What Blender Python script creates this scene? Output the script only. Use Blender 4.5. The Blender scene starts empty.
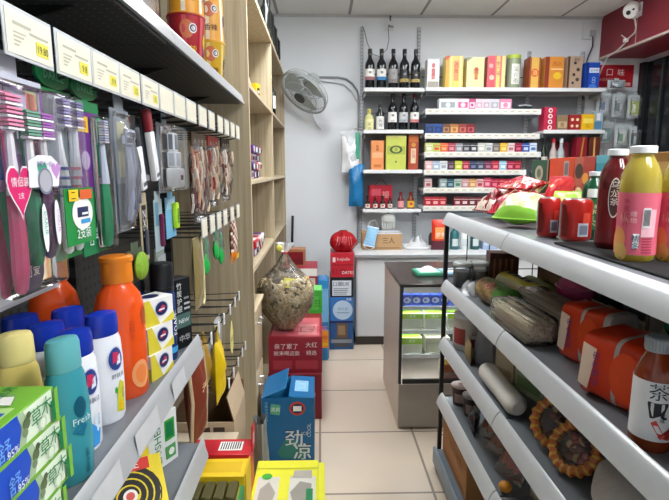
import bpy, bmesh, math, random
from mathutils import Matrix, Vector
random.seed(11)
S = bpy.context.scene
C = S.collection
R = math.radians
PI = math.pi

# ---------------------------------------------------------------- materials
_mc = {}
def lin(h):
    h = h.lstrip('#')
    v = [int(h[i:i+2], 16)/255 for i in (0, 2, 4)]
    return tuple(c/12.92 if c <= .04045 else ((c+.055)/1.055)**2.4 for c in v) + (1,)

def mat(h, rough=.45, metal=0., var=.08, scale=25., bump=0., trans=0., coat=0., ior=1.45):
    k = (h, rough, metal, var, scale, bump, trans, coat)
    if k in _mc: return _mc[k]
    m = bpy.data.materials.new('surface_' + h.strip('#')); m.use_nodes = True
    N = m.node_tree.nodes; L = m.node_tree.links
    p = N['Principled BSDF']
    p.inputs['Roughness'].default_value = rough
    p.inputs['Metallic'].default_value = metal
    p.inputs['Transmission Weight'].default_value = trans
    p.inputs['Coat Weight'].default_value = coat
    p.inputs['IOR'].default_value = ior
    c = lin(h)
    if var > 0:
        tc = N.new('ShaderNodeTexCoord'); nz = N.new('ShaderNodeTexNoise')
        nz.inputs['Scale'].default_value = scale; nz.inputs['Detail'].default_value = 3
        L.new(tc.outputs['Object'], nz.inputs['Vector'])
        mx = N.new('ShaderNodeMix'); mx.data_type = 'RGBA'
        mx.inputs[6].default_value = tuple(x*(1-var) for x in c[:3]) + (1,)
        mx.inputs[7].default_value = tuple(min(1, x*(1+var)) for x in c[:3]) + (1,)
        L.new(nz.outputs['Fac'], mx.inputs[0]); L.new(mx.outputs[2], p.inputs['Base Color'])
        if bump:
            bp = N.new('ShaderNodeBump'); bp.inputs['Strength'].default_value = bump
            bp.inputs['Distance'].default_value = .004
            L.new(nz.outputs['Fac'], bp.inputs['Height']); L.new(bp.outputs['Normal'], p.inputs['Normal'])
    else:
        p.inputs['Base Color'].default_value = c
    _mc[k] = m
    return m

def film(h='#ffffff', op=.12, rough=.12, bump=0.):
    """thin clear plastic: mostly lets light through, with a glossy skin"""
    k = ('film', h, op, rough, bump)
    if k in _mc: return _mc[k]
    m = bpy.data.materials.new('clear_film'); m.use_nodes = True
    N = m.node_tree.nodes; L = m.node_tree.links
    p = N['Principled BSDF']; out = N['Material Output']
    p.inputs['Base Color'].default_value = lin(h); p.inputs['Roughness'].default_value = rough
    t = N.new('ShaderNodeBsdfTransparent'); t.inputs['Color'].default_value = (.97, .97, .97, 1)
    g = N.new('ShaderNodeBsdfGlossy'); g.inputs['Roughness'].default_value = rough
    f = N.new('ShaderNodeFresnel'); f.inputs['IOR'].default_value = 1.35
    a = N.new('ShaderNodeMixShader'); a.inputs[0].default_value = op
    b = N.new('ShaderNodeMixShader')
    L.new(t.outputs[0], a.inputs[1]); L.new(p.outputs[0], a.inputs[2])
    L.new(f.outputs[0], b.inputs[0]); L.new(a.outputs[0], b.inputs[1]); L.new(g.outputs[0], b.inputs[2])
    L.new(b.outputs[0], out.inputs['Surface'])
    if bump:
        tc = N.new('ShaderNodeTexCoord'); nz = N.new('ShaderNodeTexNoise'); nz.inputs['Scale'].default_value = 40
        bp = N.new('ShaderNodeBump'); bp.inputs['Strength'].default_value = bump; bp.inputs['Distance'].default_value = .006
        L.new(tc.outputs['Object'], nz.inputs['Vector']); L.new(nz.outputs['Fac'], bp.inputs['Height'])
        for s in (p, g): L.new(bp.outputs['Normal'], s.inputs['Normal'])
        L.new(bp.outputs['Normal'], f.inputs['Normal'])
    _mc[k] = m
    return m

def emis(h, st):
    m = bpy.data.materials.new('lamp_or_fill_light'); m.use_nodes = True
    p = m.node_tree.nodes['Principled BSDF']
    p.inputs['Base Color'].default_value = lin(h)
    p.inputs['Emission Color'].default_value = lin(h); p.inputs['Emission Strength'].default_value = st
    return m

def wood(h1, h2, sx=8, sz=1.2, rough=.5):
    m = bpy.data.materials.new('wood_laminate'); m.use_nodes = True
    N = m.node_tree.nodes; L = m.node_tree.links; p = N['Principled BSDF']
    tc = N.new('ShaderNodeTexCoord'); mp = N.new('ShaderNodeMapping')
    mp.inputs['Scale'].default_value = (sx*6, sx*6, sz)
    nz = N.new('ShaderNodeTexNoise'); nz.inputs['Scale'].default_value = 1.3; nz.inputs['Detail'].default_value = 5
    nz.inputs['Roughness'].default_value = .65
    cr = N.new('ShaderNodeValToRGB'); cr.color_ramp.elements[0].position = .3; cr.color_ramp.elements[1].position = .72
    cr.color_ramp.elements[0].color = lin(h1); cr.color_ramp.elements[1].color = lin(h2)
    L.new(tc.outputs['Object'], mp.inputs['Vector']); L.new(mp.outputs['Vector'], nz.inputs['Vector'])
    L.new(nz.outputs['Fac'], cr.inputs[0]); L.new(cr.outputs[0], p.inputs['Base Color'])
    p.inputs['Roughness'].default_value = rough
    return m

def tiles(h, hm, w, d, ox, oy, gap, rough):
    m = bpy.data.materials.new('tiled'); m.use_nodes = True
    N = m.node_tree.nodes; L = m.node_tree.links; p = N['Principled BSDF']
    tc = N.new('ShaderNodeTexCoord'); mp = N.new('ShaderNodeMapping')
    mp.inputs['Location'].default_value = (-ox, -oy, 0)
    br = N.new('ShaderNodeTexBrick'); br.offset = 0; br.squash = 1
    br.inputs['Scale'].default_value = 1; br.inputs['Brick Width'].default_value = w; br.inputs['Row Height'].default_value = d
    br.inputs['Mortar Size'].default_value = gap; br.inputs['Mortar Smooth'].default_value = .1
    c = lin(h)
    br.inputs['Color1'].default_value = c; br.inputs['Color2'].default_value = tuple(x*.96 for x in c[:3]) + (1,)
    br.inputs['Mortar'].default_value = lin(hm)
    nz = N.new('ShaderNodeTexNoise'); nz.inputs['Scale'].default_value = 2.5; nz.inputs['Detail'].default_value = 6
    rg = N.new('ShaderNodeMapRange'); rg.inputs[3].default_value = .88; rg.inputs[4].default_value = 1.1
    mx = N.new('ShaderNodeMix'); mx.data_type = 'RGBA'; mx.blend_type = 'MULTIPLY'; mx.inputs[0].default_value = 1
    L.new(tc.outputs['Object'], mp.inputs['Vector']); L.new(mp.outputs[0], br.inputs['Vector'])
    L.new(tc.outputs['Object'], nz.inputs['Vector']); L.new(nz.outputs['Fac'], rg.inputs[0])
    L.new(br.outputs['Color'], mx.inputs[6]); L.new(rg.outputs[0], mx.inputs[7])
    L.new(mx.outputs[2], p.inputs['Base Color']); p.inputs['Roughness'].default_value = rough
    return m

def perforated(h, hd, step, plane, r=.22):
    """sheet metal punched with a grid of small dark holes"""
    m = bpy.data.materials.new('perforated_metal'); m.use_nodes = True
    N = m.node_tree.nodes; L = m.node_tree.links; p = N['Principled BSDF']
    tc = N.new('ShaderNodeTexCoord'); sp = N.new('ShaderNodeSeparateXYZ'); L.new(tc.outputs['Object'], sp.inputs[0])
    ds = []
    for ax in plane:
        a = N.new('ShaderNodeMath'); a.operation = 'PINGPONG'; a.inputs[1].default_value = step/2
        L.new(sp.outputs[ax], a.inputs[0])
        q = N.new('ShaderNodeMath'); q.operation = 'POWER'; q.inputs[1].default_value = 2; L.new(a.outputs[0], q.inputs[0]); ds.append(q)
    s = N.new('ShaderNodeMath'); L.new(ds[0].outputs[0], s.inputs[0]); L.new(ds[1].outputs[0], s.inputs[1])
    lt = N.new('ShaderNodeMath'); lt.operation = 'LESS_THAN'; lt.inputs[1].default_value = (step*r)**2; L.new(s.outputs[0], lt.inputs[0])
    mx = N.new('ShaderNodeMix'); mx.data_type = 'RGBA'; mx.inputs[6].default_value = lin(h); mx.inputs[7].default_value = lin(hd)
    L.new(lt.outputs[0], mx.inputs[0]); L.new(mx.outputs[2], p.inputs['Base Color'])
    p.inputs['Roughness'].default_value = .45
    return m

# ---------------------------------------------------------------- lettering outlines
_tc = {}
def glyphs(s):
    if s in _tc: return _tc[s]
    cu = bpy.data.curves.new('outline', 'FONT'); cu.body = s; cu.resolution_u = 2 if len(s) < 6 else 1
    cu.align_x = 'LEFT'
    o = bpy.data.objects.new('outline', cu); C.objects.link(o)
    dg = bpy.context.evaluated_depsgraph_get(); e = o.evaluated_get(dg); me = e.to_mesh()
    vs = [tuple(v.co) for v in me.vertices]; fs = [tuple(p.vertices) for p in me.polygons]
    e.to_mesh_clear(); bpy.data.objects.remove(o); bpy.data.curves.remove(cu)
    if not vs: vs = [(0, 0, 0)]
    x0 = min(v[0] for v in vs); x1 = max(v[0] for v in vs); y0 = min(v[1] for v in vs); y1 = max(v[1] for v in vs)
    cx, cy, hh = (x0+x1)/2, (y0+y1)/2, max(1e-4, y1-y0)
    _tc[s] = ([((v[0]-cx)/hh, (v[1]-cy)/hh) for v in vs], fs, (x1-x0)/hh)
    return _tc[s]

# ---------------------------------------------------------------- mesh builder
class B:
    def __init__(s):
        s.bm = bmesh.new(); s.mats = []; s.M = Matrix()
    def mi(s, m):
        if m not in s.mats: s.mats.append(m)
        return s.mats.index(m)
    def v(s, p): return s.bm.verts.new(s.M @ Vector(p))
    def f(s, vs, m):
        try:
            fa = s.bm.faces.new(vs); fa.material_index = s.mi(m); return fa
        except ValueError: return None
    def poly(s, pts, m): return s.f([s.v(p) for p in pts], m)
    def box(s, x0, x1, y0, y1, z0, z1, m, bev=0., fm=None, seg=2):
        vs = [s.v((x, y, z)) for z in (z0, z1) for y in (y0, y1) for x in (x0, x1)]
        fm = fm or {}
        q = {'B': (0, 2, 3, 1), 'T': (4, 5, 7, 6), 'F': (0, 1, 5, 4), 'K': (2, 6, 7, 3), 'L': (0, 4, 6, 2), 'R': (1, 3, 7, 5)}
        fs = [s.f([vs[i] for i in ix], fm.get(k, m)) for k, ix in q.items()]
        if bev > 0:
            ed = list({e for f in fs for e in f.edges})
            bmesh.ops.bevel(s.bm, geom=ed, offset=bev, segments=seg, profile=.5, affect='EDGES')
        return s
    def lathe(s, prof, m, n=20, sx=1., sy=1., cap=True):
        rings = []; cm = m; ms = []
        for q in prof:
            r, z = q[0], q[1]
            if len(q) > 2: cm = q[2]
            ms.append(cm)
            rings.append([s.v((r*sx*math.cos(2*PI*i/n), r*sy*math.sin(2*PI*i/n), z)) for i in range(n)])
        for j in range(len(rings)-1):
            a, b = rings[j], rings[j+1]
            for i in range(n): s.f([a[i], a[(i+1) % n], b[(i+1) % n], b[i]], ms[j])
        if cap:
            s.f(list(reversed(rings[0])), ms[0]); s.f(rings[-1], ms[-1])
        return s
    def tube(s, pts, r, m, n=6, closed=False, cap=True):
        P = [Vector(p) for p in pts]; k = len(P)
        rs = r if isinstance(r, (list, tuple)) else [r]*k
        up = Vector((0, 0, 1)); prev = None; rings = []
        for i in range(k):
            if closed: t = P[(i+1) % k]-P[i-1]
            else: t = P[min(i+1, k-1)]-P[max(i-1, 0)]
            t.normalize()
            if prev is None:
                a = up if abs(t.dot(up)) < .9 else Vector((1, 0, 0))
                nrm = (a-t*a.dot(t)).normalized()
            else:
                nrm = prev-t*prev.dot(t)
                nrm = nrm.normalized() if nrm.length > 1e-6 else prev
            prev = nrm; bi = t.cross(nrm)
            rings.append([s.v(P[i]+nrm*rs[i]*math.cos(2*PI*j/n)+bi*rs[i]*math.sin(2*PI*j/n)) for j in range(n)])
        for i in range(k if closed else k-1):
            a, b = rings[i], rings[(i+1) % k]
            for j in range(n): s.f([a[j], a[(j+1) % n], b[(j+1) % n], b[j]], m)
        if cap and not closed:
            s.f(list(reversed(rings[0])), m); s.f(rings[-1], m)
        return s
    def grid(s, fn, nu, nv, m, wu=False):
        g = [[s.v(fn(i/nu, j/nv)) for i in range(nu + (0 if wu else 1))] for j in range(nv+1)]
        for j in range(nv):
            for i in range(nu):
                k = (i+1) % nu if wu else i+1
                mm = m((i+.5)/nu, (j+.5)/nv) if callable(m) else m
                s.f([g[j][i], g[j][k], g[j+1][k], g[j+1][i]], mm)
        return g
    def prism(s, pts, z0, z1, m, fm=None):
        a = [s.v((x, y, z0)) for x, y in pts]; b = [s.v((x, y, z1)) for x, y in pts]; n = len(pts)
        s.f(list(reversed(a)), m); s.f(b, fm or m)
        for i in range(n): s.f([a[i], a[(i+1) % n], b[(i+1) % n], b[i]], m)
        return s
    def ball(s, c, rx, ry, rz, m, nu=12, nv=8):
        s.grid(lambda u, v: (c[0]+rx*math.sin(PI*max(.01, min(.99, v)))*math.cos(2*PI*u), c[1]+ry*math.sin(PI*max(.01, min(.99, v)))*math.sin(2*PI*u), c[2]-rz*math.cos(PI*v)), nu, nv, m, True)
        return s
    def pouch(s, w, h, d, m, mb=None, nu=14, nv=16, wr=.0, crimp=.06, seed=0, side=.55):
        """pillow-shaped film bag standing in the XZ plane, flat crimped ends"""
        rn = random.Random(seed); ph = [rn.uniform(0, 6.28) for _ in range(8)]
        def pr(u, v):
            a = max(0., math.sin(PI*u))**side
            b = 0. if v < crimp or v > 1-crimp else max(0., math.sin(PI*(v-crimp)/(1-2*crimp)))**.5
            k = 1+wr*(math.sin(9*u+ph[0]+4*v)+math.sin(13*v+ph[1]-5*u)+.7*math.sin(23*u+ph[2])*math.sin(19*v+ph[3]))
            return a*b*k
        def pos(sg):
            def fn(u, v):
                sh = 1-.06*math.sin(PI*v)
                return ((u-.5)*w*sh, sg*d/2*pr(u, v)-(.0004*sg), v*h)
            return fn
        s.grid(pos(-1), nu, nv, m)
        s.grid(lambda u, v: pos(1)(1-u, v), nu, nv, mb or m)
        return s
    def text(s, t, h, m, c=(0, 0, 0), wmax=None):
        """flat lettering in the local XY plane, centred on c, h tall"""
        vs, fs, asp = glyphs(t); k = 1.
        if wmax and asp*h > wmax: k = wmax/(asp*h)
        vv = [s.v((c[0]+x*h*k, c[1]+y*h, c[2])) for x, y in vs]
        for f in fs: s.f([vv[i] for i in f], m)
        return s
    def build(s, name, parent=None, sharp=38):
        me = bpy.data.meshes.new(name)
        bmesh.ops.recalc_face_normals(s.bm, faces=s.bm.faces) if getattr(s, 'fix', False) else None
        s.bm.to_mesh(me); s.bm.free()
        for m in s.mats: me.materials.append(m)
        if len(me.polygons):
            me.polygons.foreach_set('use_smooth', [True]*len(me.polygons))
            me.set_sharp_from_angle(angle=R(sharp))
        o = bpy.data.objects.new(name, me); C.objects.link(o)
        if parent is not None: o.parent = parent
        return o

def tag(o, label, cat, group=None):
    o['label'] = label; o['category'] = cat
    if group: o['group'] = group
    return o
def thing(name, label, cat, loc=(0, 0, 0), rz=0., group=None, rx=0., ry=0.):
    o = bpy.data.objects.new(name, None); C.objects.link(o); o.empty_display_size = .05
    o.location = loc; o.rotation_euler = (R(rx), R(ry), R(rz))
    return tag(o, label, cat, group)
def solo(b, name, label, cat, loc=(0, 0, 0), rz=0., group=None, rx=0., ry=0.):
    o = b.build(name); o.location = loc; o.rotation_euler = (R(rx), R(ry), R(rz))
    return tag(o, label, cat, group)
def struct(b, name):
    o = b.build(name); o['kind'] = 'structure'; return o
def copy_thing(t, loc, rz=None, label=None):
    c = t.copy(); C.objects.link(c); c.location = loc
    if rz is not None: c.rotation_euler.z = R(rz)
    if label: c['label'] = label
    for ch in t.children:
        d = ch.copy(); C.objects.link(d); d.parent = c
        for g in ch.children:
            e = g.copy(); C.objects.link(e); e.parent = d
    return c

# ---------------------------------------------------------------- print on flat faces
def fmat(face, w, d, h, e):
    X, Y, Z = Vector((1, 0, 0)), Vector((0, 1, 0)), Vector((0, 0, 1))
    o, u, v, a, b = {
        'F': ((-w/2, -d/2-e, 0), X, Z, w, h), 'R': ((w/2+e, -d/2, 0), Y, Z, d, h),
        'L': ((-w/2-e, d/2, 0), -Y, Z, d, h), 'K': ((w/2, d/2+e, 0), -X, Z, w, h),
        'T': ((-w/2, -d/2, h+e), X, Y, w, d)}[face]
    n = u.cross(v); M = Matrix.Identity(4)
    for i in range(3):
        M[i][0] = u[i]; M[i][1] = v[i]; M[i][2] = n[i]; M[i][3] = o[i]
    return M, a, b
def decor(b, w, d, h, ops):
    base = b.M.copy(); cnt = {}
    for op in ops:
        fc, k, a = op[0], op[1], op[2:]
        cnt[fc] = cnt.get(fc, 0)+1
        M, fw, fh = fmat(fc, w, d, h, .0005+.0003*cnt[fc])
        b.M = base @ M
        if k == 'r':
            u0, v0, u1, v1, m = a; b.poly([(u0*fw, v0*fh, 0), (u1*fw, v0*fh, 0), (u1*fw, v1*fh, 0), (u0*fw, v1*fh, 0)], m)
        elif k == 'c':
            u, v, r, m = a[:4]; q = a[4] if len(a) > 4 else 1; r *= min(fw, fh)
            b.poly([(u*fw+r*q*math.cos(t*PI/10), v*fh+r*math.sin(t*PI/10), 0) for t in range(20)], m)
        elif k == 'p':
            pts, m = a; b.poly([(u*fw, v*fh, 0) for u, v in pts], m)
        elif k == 't':
            t, u, v, hh, m = a[:5]; b.text(t, hh*fh, m, (u*fw, v*fh, 0), fw*.94)
        elif k == 'tv':                       # characters stacked top to bottom
            t, u, v, hh, m = a
            for i, ch in enumerate(t): b.text(ch, hh*fh, m, (u*fw, (v-i*hh*1.15)*fh, 0))
        elif k == 'tr':                       # a line of lettering turned a quarter turn
            t, u, v, hh, m = a
            b.M = b.M @ Matrix.Translation((u*fw, v*fh, 0)) @ Matrix.Rotation(PI/2, 4, 'Z'); b.text(t, hh*fw, m, (0, 0, 0), fh*.9)
        elif k == 'sp':                       # rings or a spiral
            u, v, r, wd, m = a; r *= min(fw, fh); wd *= min(fw, fh)
            N = 72; T = 3.2*2*PI
            P = []
            for i in range(N+1):
                t = i/N; P.append((t*T, r*(.22+.78*t)))
            for i in range(N):
                qs = []
                for (th, rr) in (P[i], P[i+1]): qs.append([(u*fw+(rr+sg*wd/2)*math.cos(th), v*fh+(rr+sg*wd/2)*math.sin(th), 0) for sg in (-1, 1)])
                b.poly([qs[0][0], qs[0][1], qs[1][1], qs[1][0]], m)
    b.M = base

def carton(name, label, cat, loc, rz, dim, m, ops=(), group=None, bev=.001, fm=None, rx=0., ry=0.):
    w, d, h = dim; b = B(); b.box(-w/2, w/2, -d/2, d/2, 0, h, m, bev, fm, 1); decor(b, w, d, h, ops)
    return solo(b, name, label, cat, loc, rz, group, rx, ry)

# ---------------------------------------------------------------- print wrapped round bottles
class Wrap:
    def __init__(s, prof, sx=1., sy=1.): s.p = prof; s.sx = sx; s.sy = sy
    def r(s, z):
        p = s.p
        for i in range(len(p)-1):
            z0, z1 = p[i][1], p[i+1][1]
            if z0 <= z <= z1 and z1 > z0: return p[i][0]+(p[i+1][0]-p[i][0])*(z-z0)/(z1-z0)
        return p[-1][0] if z > p[-1][1] else p[0][0]
    def at(s, a, z, e):
        r = s.r(z)
        return ((r*s.sx+e)*math.sin(a), -(r*s.sy+e)*math.cos(a), z)
    def rect(s, b, a0, a1, z0, z1, m, e=.0008, n=None, nz=3):
        n = n or max(2, int(abs(a1-a0)/12)); a0, a1 = R(a0), R(a1)
        b.grid(lambda u, v: s.at(a0+(a1-a0)*u, z0+(z1-z0)*v, e), n, nz, m)
    def ell(s, b, a, z, rw, rh, m, e=.0012):
        rr = s.r(z)*max(s.sx, s.sy)
        pts = [s.at(R(a)+rw/rr*math.cos(t*PI/10), z+rh*math.sin(t*PI/10), e) for t in range(20)]
        c = b.v(s.at(R(a), z, e)); vs = [b.v(p) for p in pts]
        for i in range(20): b.f([c, vs[i], vs[(i+1) % 20]], m)
    def shape(s, b, a, z, pts, m, e=.0014):
        rr = s.r(z)*max(s.sx, s.sy); b.poly([s.at(R(a)+x/rr, z+y, e) for x, y in pts], m)
    def text(s, b, t, a, z, h, m, e=.0018, vert=False, turn=False):
        rr = s.r(z)*max(s.sx, s.sy)
        seq = [(c, 0, -i*h*1.15) for i, c in enumerate(t)] if vert else [(t, 0, 0)]
        for q, ox, oz in seq:
            vs, fs, asp = glyphs(q)
            if turn: vs = [(-y, x) for x, y in vs]
            vv = [b.v(s.at(R(a)+(ox+x*h)/rr, z+oz+y*h, e)) for x, y in vs]
            for f in fs: b.f([vv[i] for i in f], m)

def bottle(name, label, cat, loc, body, bm_, cap=None, capm=None, rz=0., sx=1., sy=1., group=None, band=None, prints=None, n=24, liquid=None):
    t = thing(name, label, cat, loc, rz, group)
    b = B(); b.lathe(body, bm_, n, sx, sy)
    w = Wrap(body, sx, sy)
    if prints and not band: prints(b, w)
    b.build('bottle_body', t)
    if band:
        b = B(); z0, z1, m = band
        w.rect(b, -180, 180, z0, z1, m, .0006, n, 6)
        if prints: prints(b, w)
        b.build('label_sleeve', t)
    if cap:
        b = B(); b.lathe(cap, capm, n, sx if sx != 1 else 1, sy if sy != 1 else 1); b.build('cap', t)
    return t

# ================================================================ materials in use
WHITE = mat('#eceef0', .5); PAPER = mat('#f1efe8', .6); BLACK = mat('#121314', .45); DARK = mat('#25272a', .5)
INK = mat('#22252b', .6, var=0); RED = mat('#c2202c', .4); DRED = mat('#7e1420', .45); CRIM = mat('#a81c3c', .4)
YEL = mat('#f0c61e', .45); ORG = mat('#f2691c', .35); GRN = mat('#3fa23a', .4); DGRN = mat('#0f7a45', .4); LGRN = mat('#9fcf3a', .45)
BLUE = mat('#1c4fae', .4); NAVY = mat('#1b2554', .4); CYAN = mat('#3f9fd6', .4); PINK = mat('#e77a9c', .4); PURP = mat('#6d2f86', .4)
GREY = mat('#8b8f94', .5); LGREY = mat('#c4c7ca', .5); TAN = mat('#c7a273', .6); CARD = mat('#b58a5c', .8, bump=.15); CARDIN = mat('#8c6a47', .85)
GOLD = mat('#cf9b3c', .3, .35); CREAM = mat('#efe2b4', .5); BROWN = mat('#5b3422', .5); TEAL = mat('#2c9aa6', .4); STEEL = mat('#a9acae', .3, .85, var=.04)
SHELFW = mat('#e4e6e6', .35, var=.03); RAILM = mat('#b3b6b8', .32, .15, var=.04); SHELFG = mat('#6d7176', .45, .1, var=.05)
CHROME = mat('#b9bcbf', .25, .9, var=0); CLEAR = film(); CLEAR2 = film('#e8eef2', .28, .15, .6); FROST = film('#f4f6f8', .5, .3, .4)
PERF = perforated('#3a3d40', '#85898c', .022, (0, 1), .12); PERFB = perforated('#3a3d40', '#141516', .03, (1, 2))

# ================================================================ the room
YW = 4.45; ZC = 2.685; XR = 2.8; XL = -.76
wallm = mat('#dfe4e8', .7, var=.03, scale=3)
b = B(); b.box(XL-.1, XR+.1, YW, YW+.1, 0, ZC, wallm); struct(b, 'wall_back')
b = B(); b.box(XL-.1, XL, -2.2, YW, 0, ZC, wallm); struct(b, 'wall_left')
b = B(); b.box(XR, XR+.1, -2.2, YW, 0, ZC, wallm); struct(b, 'wall_right')
b = B(); b.box(XL-.1, XR+.1, -2.3, -2.2, 0, ZC, wallm); struct(b, 'wall_front')
b = B(); b.box(XL-.1, XR+.1, -2.3, YW+.1, -.08, 0, tiles('#d8c8b4', '#8d7f70', .5, .52, -.01, 2.51, .006, .28)); struct(b, 'floor')
b = B(); b.box(XL-.1, XR+.1, -2.3, YW+.1, ZC, ZC+.08, tiles('#e3e4e2', '#8b8d8c', .6, .6, -.355, 4.45, .012, .8)); struct(b, 'ceiling')
b = B(); b.box(XL, XR, YW-.015, YW, ZC-.02, ZC, mat('#b9bcbd', .5)); struct(b, 'trim_1')
# maroon housing along the right wall with a pale lower edge
mar = mat('#7a1e2c', .45, var=.05, scale=3)
b = B(); b.box(2.40, XR, -2.2, YW, 2.35, ZC-.001, mar); struct(b, 'trim_2')
b = B(); b.box(2.393, 2.42, -2.2, YW, 2.335, 2.35, mat('#b9a79c', .5)); struct(b, 'trim_3')
b = B(); b.box(2.3996, 2.401, 3.945, 3.953, 2.351, ZC-.002, mat('#c9b2b0', .5)); struct(b, 'trim_4')
# dark doorway in the right wall
t = bpy.data.objects.new('door_1', None); C.objects.link(t); t.location = (XR, 3.0, 0); t['kind'] = 'structure'
b = B(); b.box(-.03, -.001, -1.25, 1.40, .02, 2.30, mat('#15181b', .12, var=.03)); b.build('door_panel', t)
for y in (-1.25, -.35, .5, 1.34):
    b = B(); b.box(-.07, -.031, y, y+.06, .0, 2.30, mat('#1d1f22', .4)); b.build('door_frame', t)
for k in range(14):
    b = B(); b.tube([(-.045, -1.1+.17*k+.02*(k % 3), z) for z in (.05, 1.2, 2.28)], .008, mat('#33383d', .25), 6); b.build('glazing_bar', t)
# ceiling lamps (out of the frame, above the aisle and beyond the shelves)
lampm = emis('#f8fbff', 13.)
L0 = None
for i, (x, y, lb) in enumerate(((.95, .5, 'flush white ceiling panel lamp over the near end of the aisle'), (-.10, 2.6, 'flush white ceiling panel lamp over the middle of the aisle'), (1.45, 2.98, 'flush white ceiling panel lamp over the counter side'), (1.6, .2, 'flush white ceiling panel lamp beyond the right shelves'))):
    if L0 is None:
        L0 = thing('ceiling_light', lb, 'ceiling light', (x, y, ZC-.03), 0, 'ceiling panel lamps')
        q = B(); q.box(-.16, .16, -.6, .6, 0, .0295, WHITE, .003); q.build('lamp_housing', L0)
        q = B(); q.box(-.14, .14, -.58, .58, -.004, -.0005, lampm); q.build('diffuser', L0)
    else: copy_thing(L0, (x, y, ZC-.03), 0, lb)

# ================================================================ tall wooden shelf unit on the left
WU = wood('#a69677', '#c9bb9e')
X0, X1 = -.755, -.31
t = thing('wooden_shelf_unit', 'tall pale wood open shelf unit standing against the left wall', 'shelf unit', (0, 0, 0))
b = B(); b.box(X0, X0+.008, 2.25, 4.44, .0, 2.215, WU); b.build('back_panel', t)
for y in (2.25, 3.32, 4.42):
    b = B(); b.box(X0+.0085, X1, y, y+.02, 0, 2.19, WU, .001, {'R': mat('#d9c7a6', .5)}, 1); b.build('upright_panel', t)
for (z, ya, yb) in ((.05, 2.2705, 3.3195), (.93, 2.2705, 3.3195), (1.335, 2.2705, 3.3195), (1.755, 2.2705, 3.3195), (.05, 3.3405, 4.4195), (.93, 3.3405, 4.4195), (1.335, 3.3405, 4.4195), (1.755, 3.3405, 4.4195)):
    b = B(); b.box(X0+.0085, X1, ya, yb, z, z+.02, WU, .001, {'R': mat('#d9c7a6', .5)}, 1); b.build('shelf_board', t)
b = B(); b.box(X0+.0085, X1+.002, 2.25, 4.44, 2.1905, 2.215, WU, .001, {'R': mat('#d9c7a6', .5)}, 1); b.build('top_board', t)
# base cabinet inside the near bay, flush with the front
c = thing('drawer_cabinet', 'small pale wood drawer cabinet in the bottom of the wooden unit, beside the peanut bag', 'cabinet', (-.52, 2.445, .0705))
b = B(); b.box(-.20, .185, -.162, .162, 0, .655, wood('#b8a37f', '#d6c3a0'), .002); b.build('cabinet_body', c)
b = B(); b.box(-.21, .212, -.172, .172, .6555, .675, wood('#c4b08c', '#e0d0b0'), .002); b.build('cabinet_top', c)
for k, z in enumerate((.02, .34)):
    b = B(); b.box(.1855, .2, -.158, .158, z, z+.305, wood('#c0ac88', '#dccaa8'), .002); d = b.build('drawer', c)
    b = B(); b.tube([(.2005, -.05, z+.24), (.222, -.05, z+.24), (.222, .05, z+.24), (.2005, .05, z+.24)], .005, CHROME, 6); b.build('drawer_handle', d)
# sweets stacked on the unit's middle and lower shelves
cols = [(WHITE, PURP), (PURP, WHITE), (mat('#3b2a6e', .4), WHITE), (RED, WHITE), (mat('#d9cfc8', .5), RED)]
k = 0
for (zs, y0, rows, where) in ((1.3555, 2.55, 4, 'middle wooden shelf'), (.9505, 2.62, 2, 'lower wooden shelf')):
    for row in range(rows):
        for q in range(3):
            m1, m2 = cols[(row*2+q+(1 if rows == 2 else 0)) % 5]
            nm = ['white and purple', 'purple and white', 'indigo and white', 'red and white', 'grey and red'][(row*2+q+(1 if rows == 2 else 0)) % 5]
            lv = ['bottom', 'second', 'third', 'top'][row] if rows == 4 else ['bottom', 'top'][row]
            pl = ['nearest', 'middle', 'farthest'][q]
            carton('sweet_packet', f'{nm} packet, {pl} of three in the {lv} layer on the {where}', 'sweets packet', (-.42+.012*(row % 2), y0+.02+q*.125, zs+row*.0425), 90+random.uniform(-4, 4), (.112, .15, .042), m1,
                   [('F', 'r', .08, .2, .55, .8, m2), ('F', 'r', .62, .25, .94, .75, INK), ('T', 'r', .1, .1, .9, .6, m2)], 'packets on the wooden shelves', .006)
# upper shelf: small box, pale packet, two bottles
carton('small_box', 'small yellow and black box standing on the upper wooden shelf', 'box', (-.36, 2.86, 1.7755), 75, (.06, .04, .09), YEL, [('F', 'r', .2, .3, .8, .75, BLACK), ('F', 'r', .3, .45, .7, .6, WHITE)])
carton('pale_packet', 'flat pale paper packet at the near end of the upper wooden shelf', 'packet', (-.40, 2.45, 1.7755), 95, (.2, .14, .05), mat('#d9cfbd', .6), [('F', 'r', .2, .2, .6, .6, CREAM)], None, .01)
for (x, y, h, m, l) in ((-.345, 3.62, .25, mat('#1b1f1d', .2), 'dark bottle with black cap in the far bay of the wooden unit'), (-.36, 3.75, .17, PINK, 'pink bottle with white cap in the far bay of the wooden unit'), (-.40, 3.52, .15, mat('#2b2a2c', .3), 'short black jar in the far bay of the wooden unit')):
    bottle('tall_bottle' if h > .2 else 'short_bottle', l, 'bottle', (x, y, 1.7755), [(.026, 0), (.032, .006), (.032, h*.62), (.02, h*.75), (.013, h*.82), (.013, h*.86)], m, [(.015, h*.862), (.015, h)], BLACK if m is not PINK else WHITE, n=14,
           prints=lambda b_, w_: w_.rect(b_, 30, 150, w_.p[2][1]*.3, w_.p[2][1]*.85, WHITE))
for i, (y, h) in enumerate(((3.25, .24), (3.45, .27), (3.68, .24), (3.95, .22))):
    bottle('dark_bottle', ['nearest', 'second nearest', 'second farthest', 'farthest'][i]+' of the dark bottles on top of the wooden unit', 'bottle', (-.335, y, 2.2155), [(.03, 0), (.036, .006), (.036, h*.6), (.013, h*.78), (.013, h*.9)], mat('#171a18', .2), [(.015, h*.901), (.015, h)], DARK, n=14, group='dark bottles on top of the wooden unit')

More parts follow.
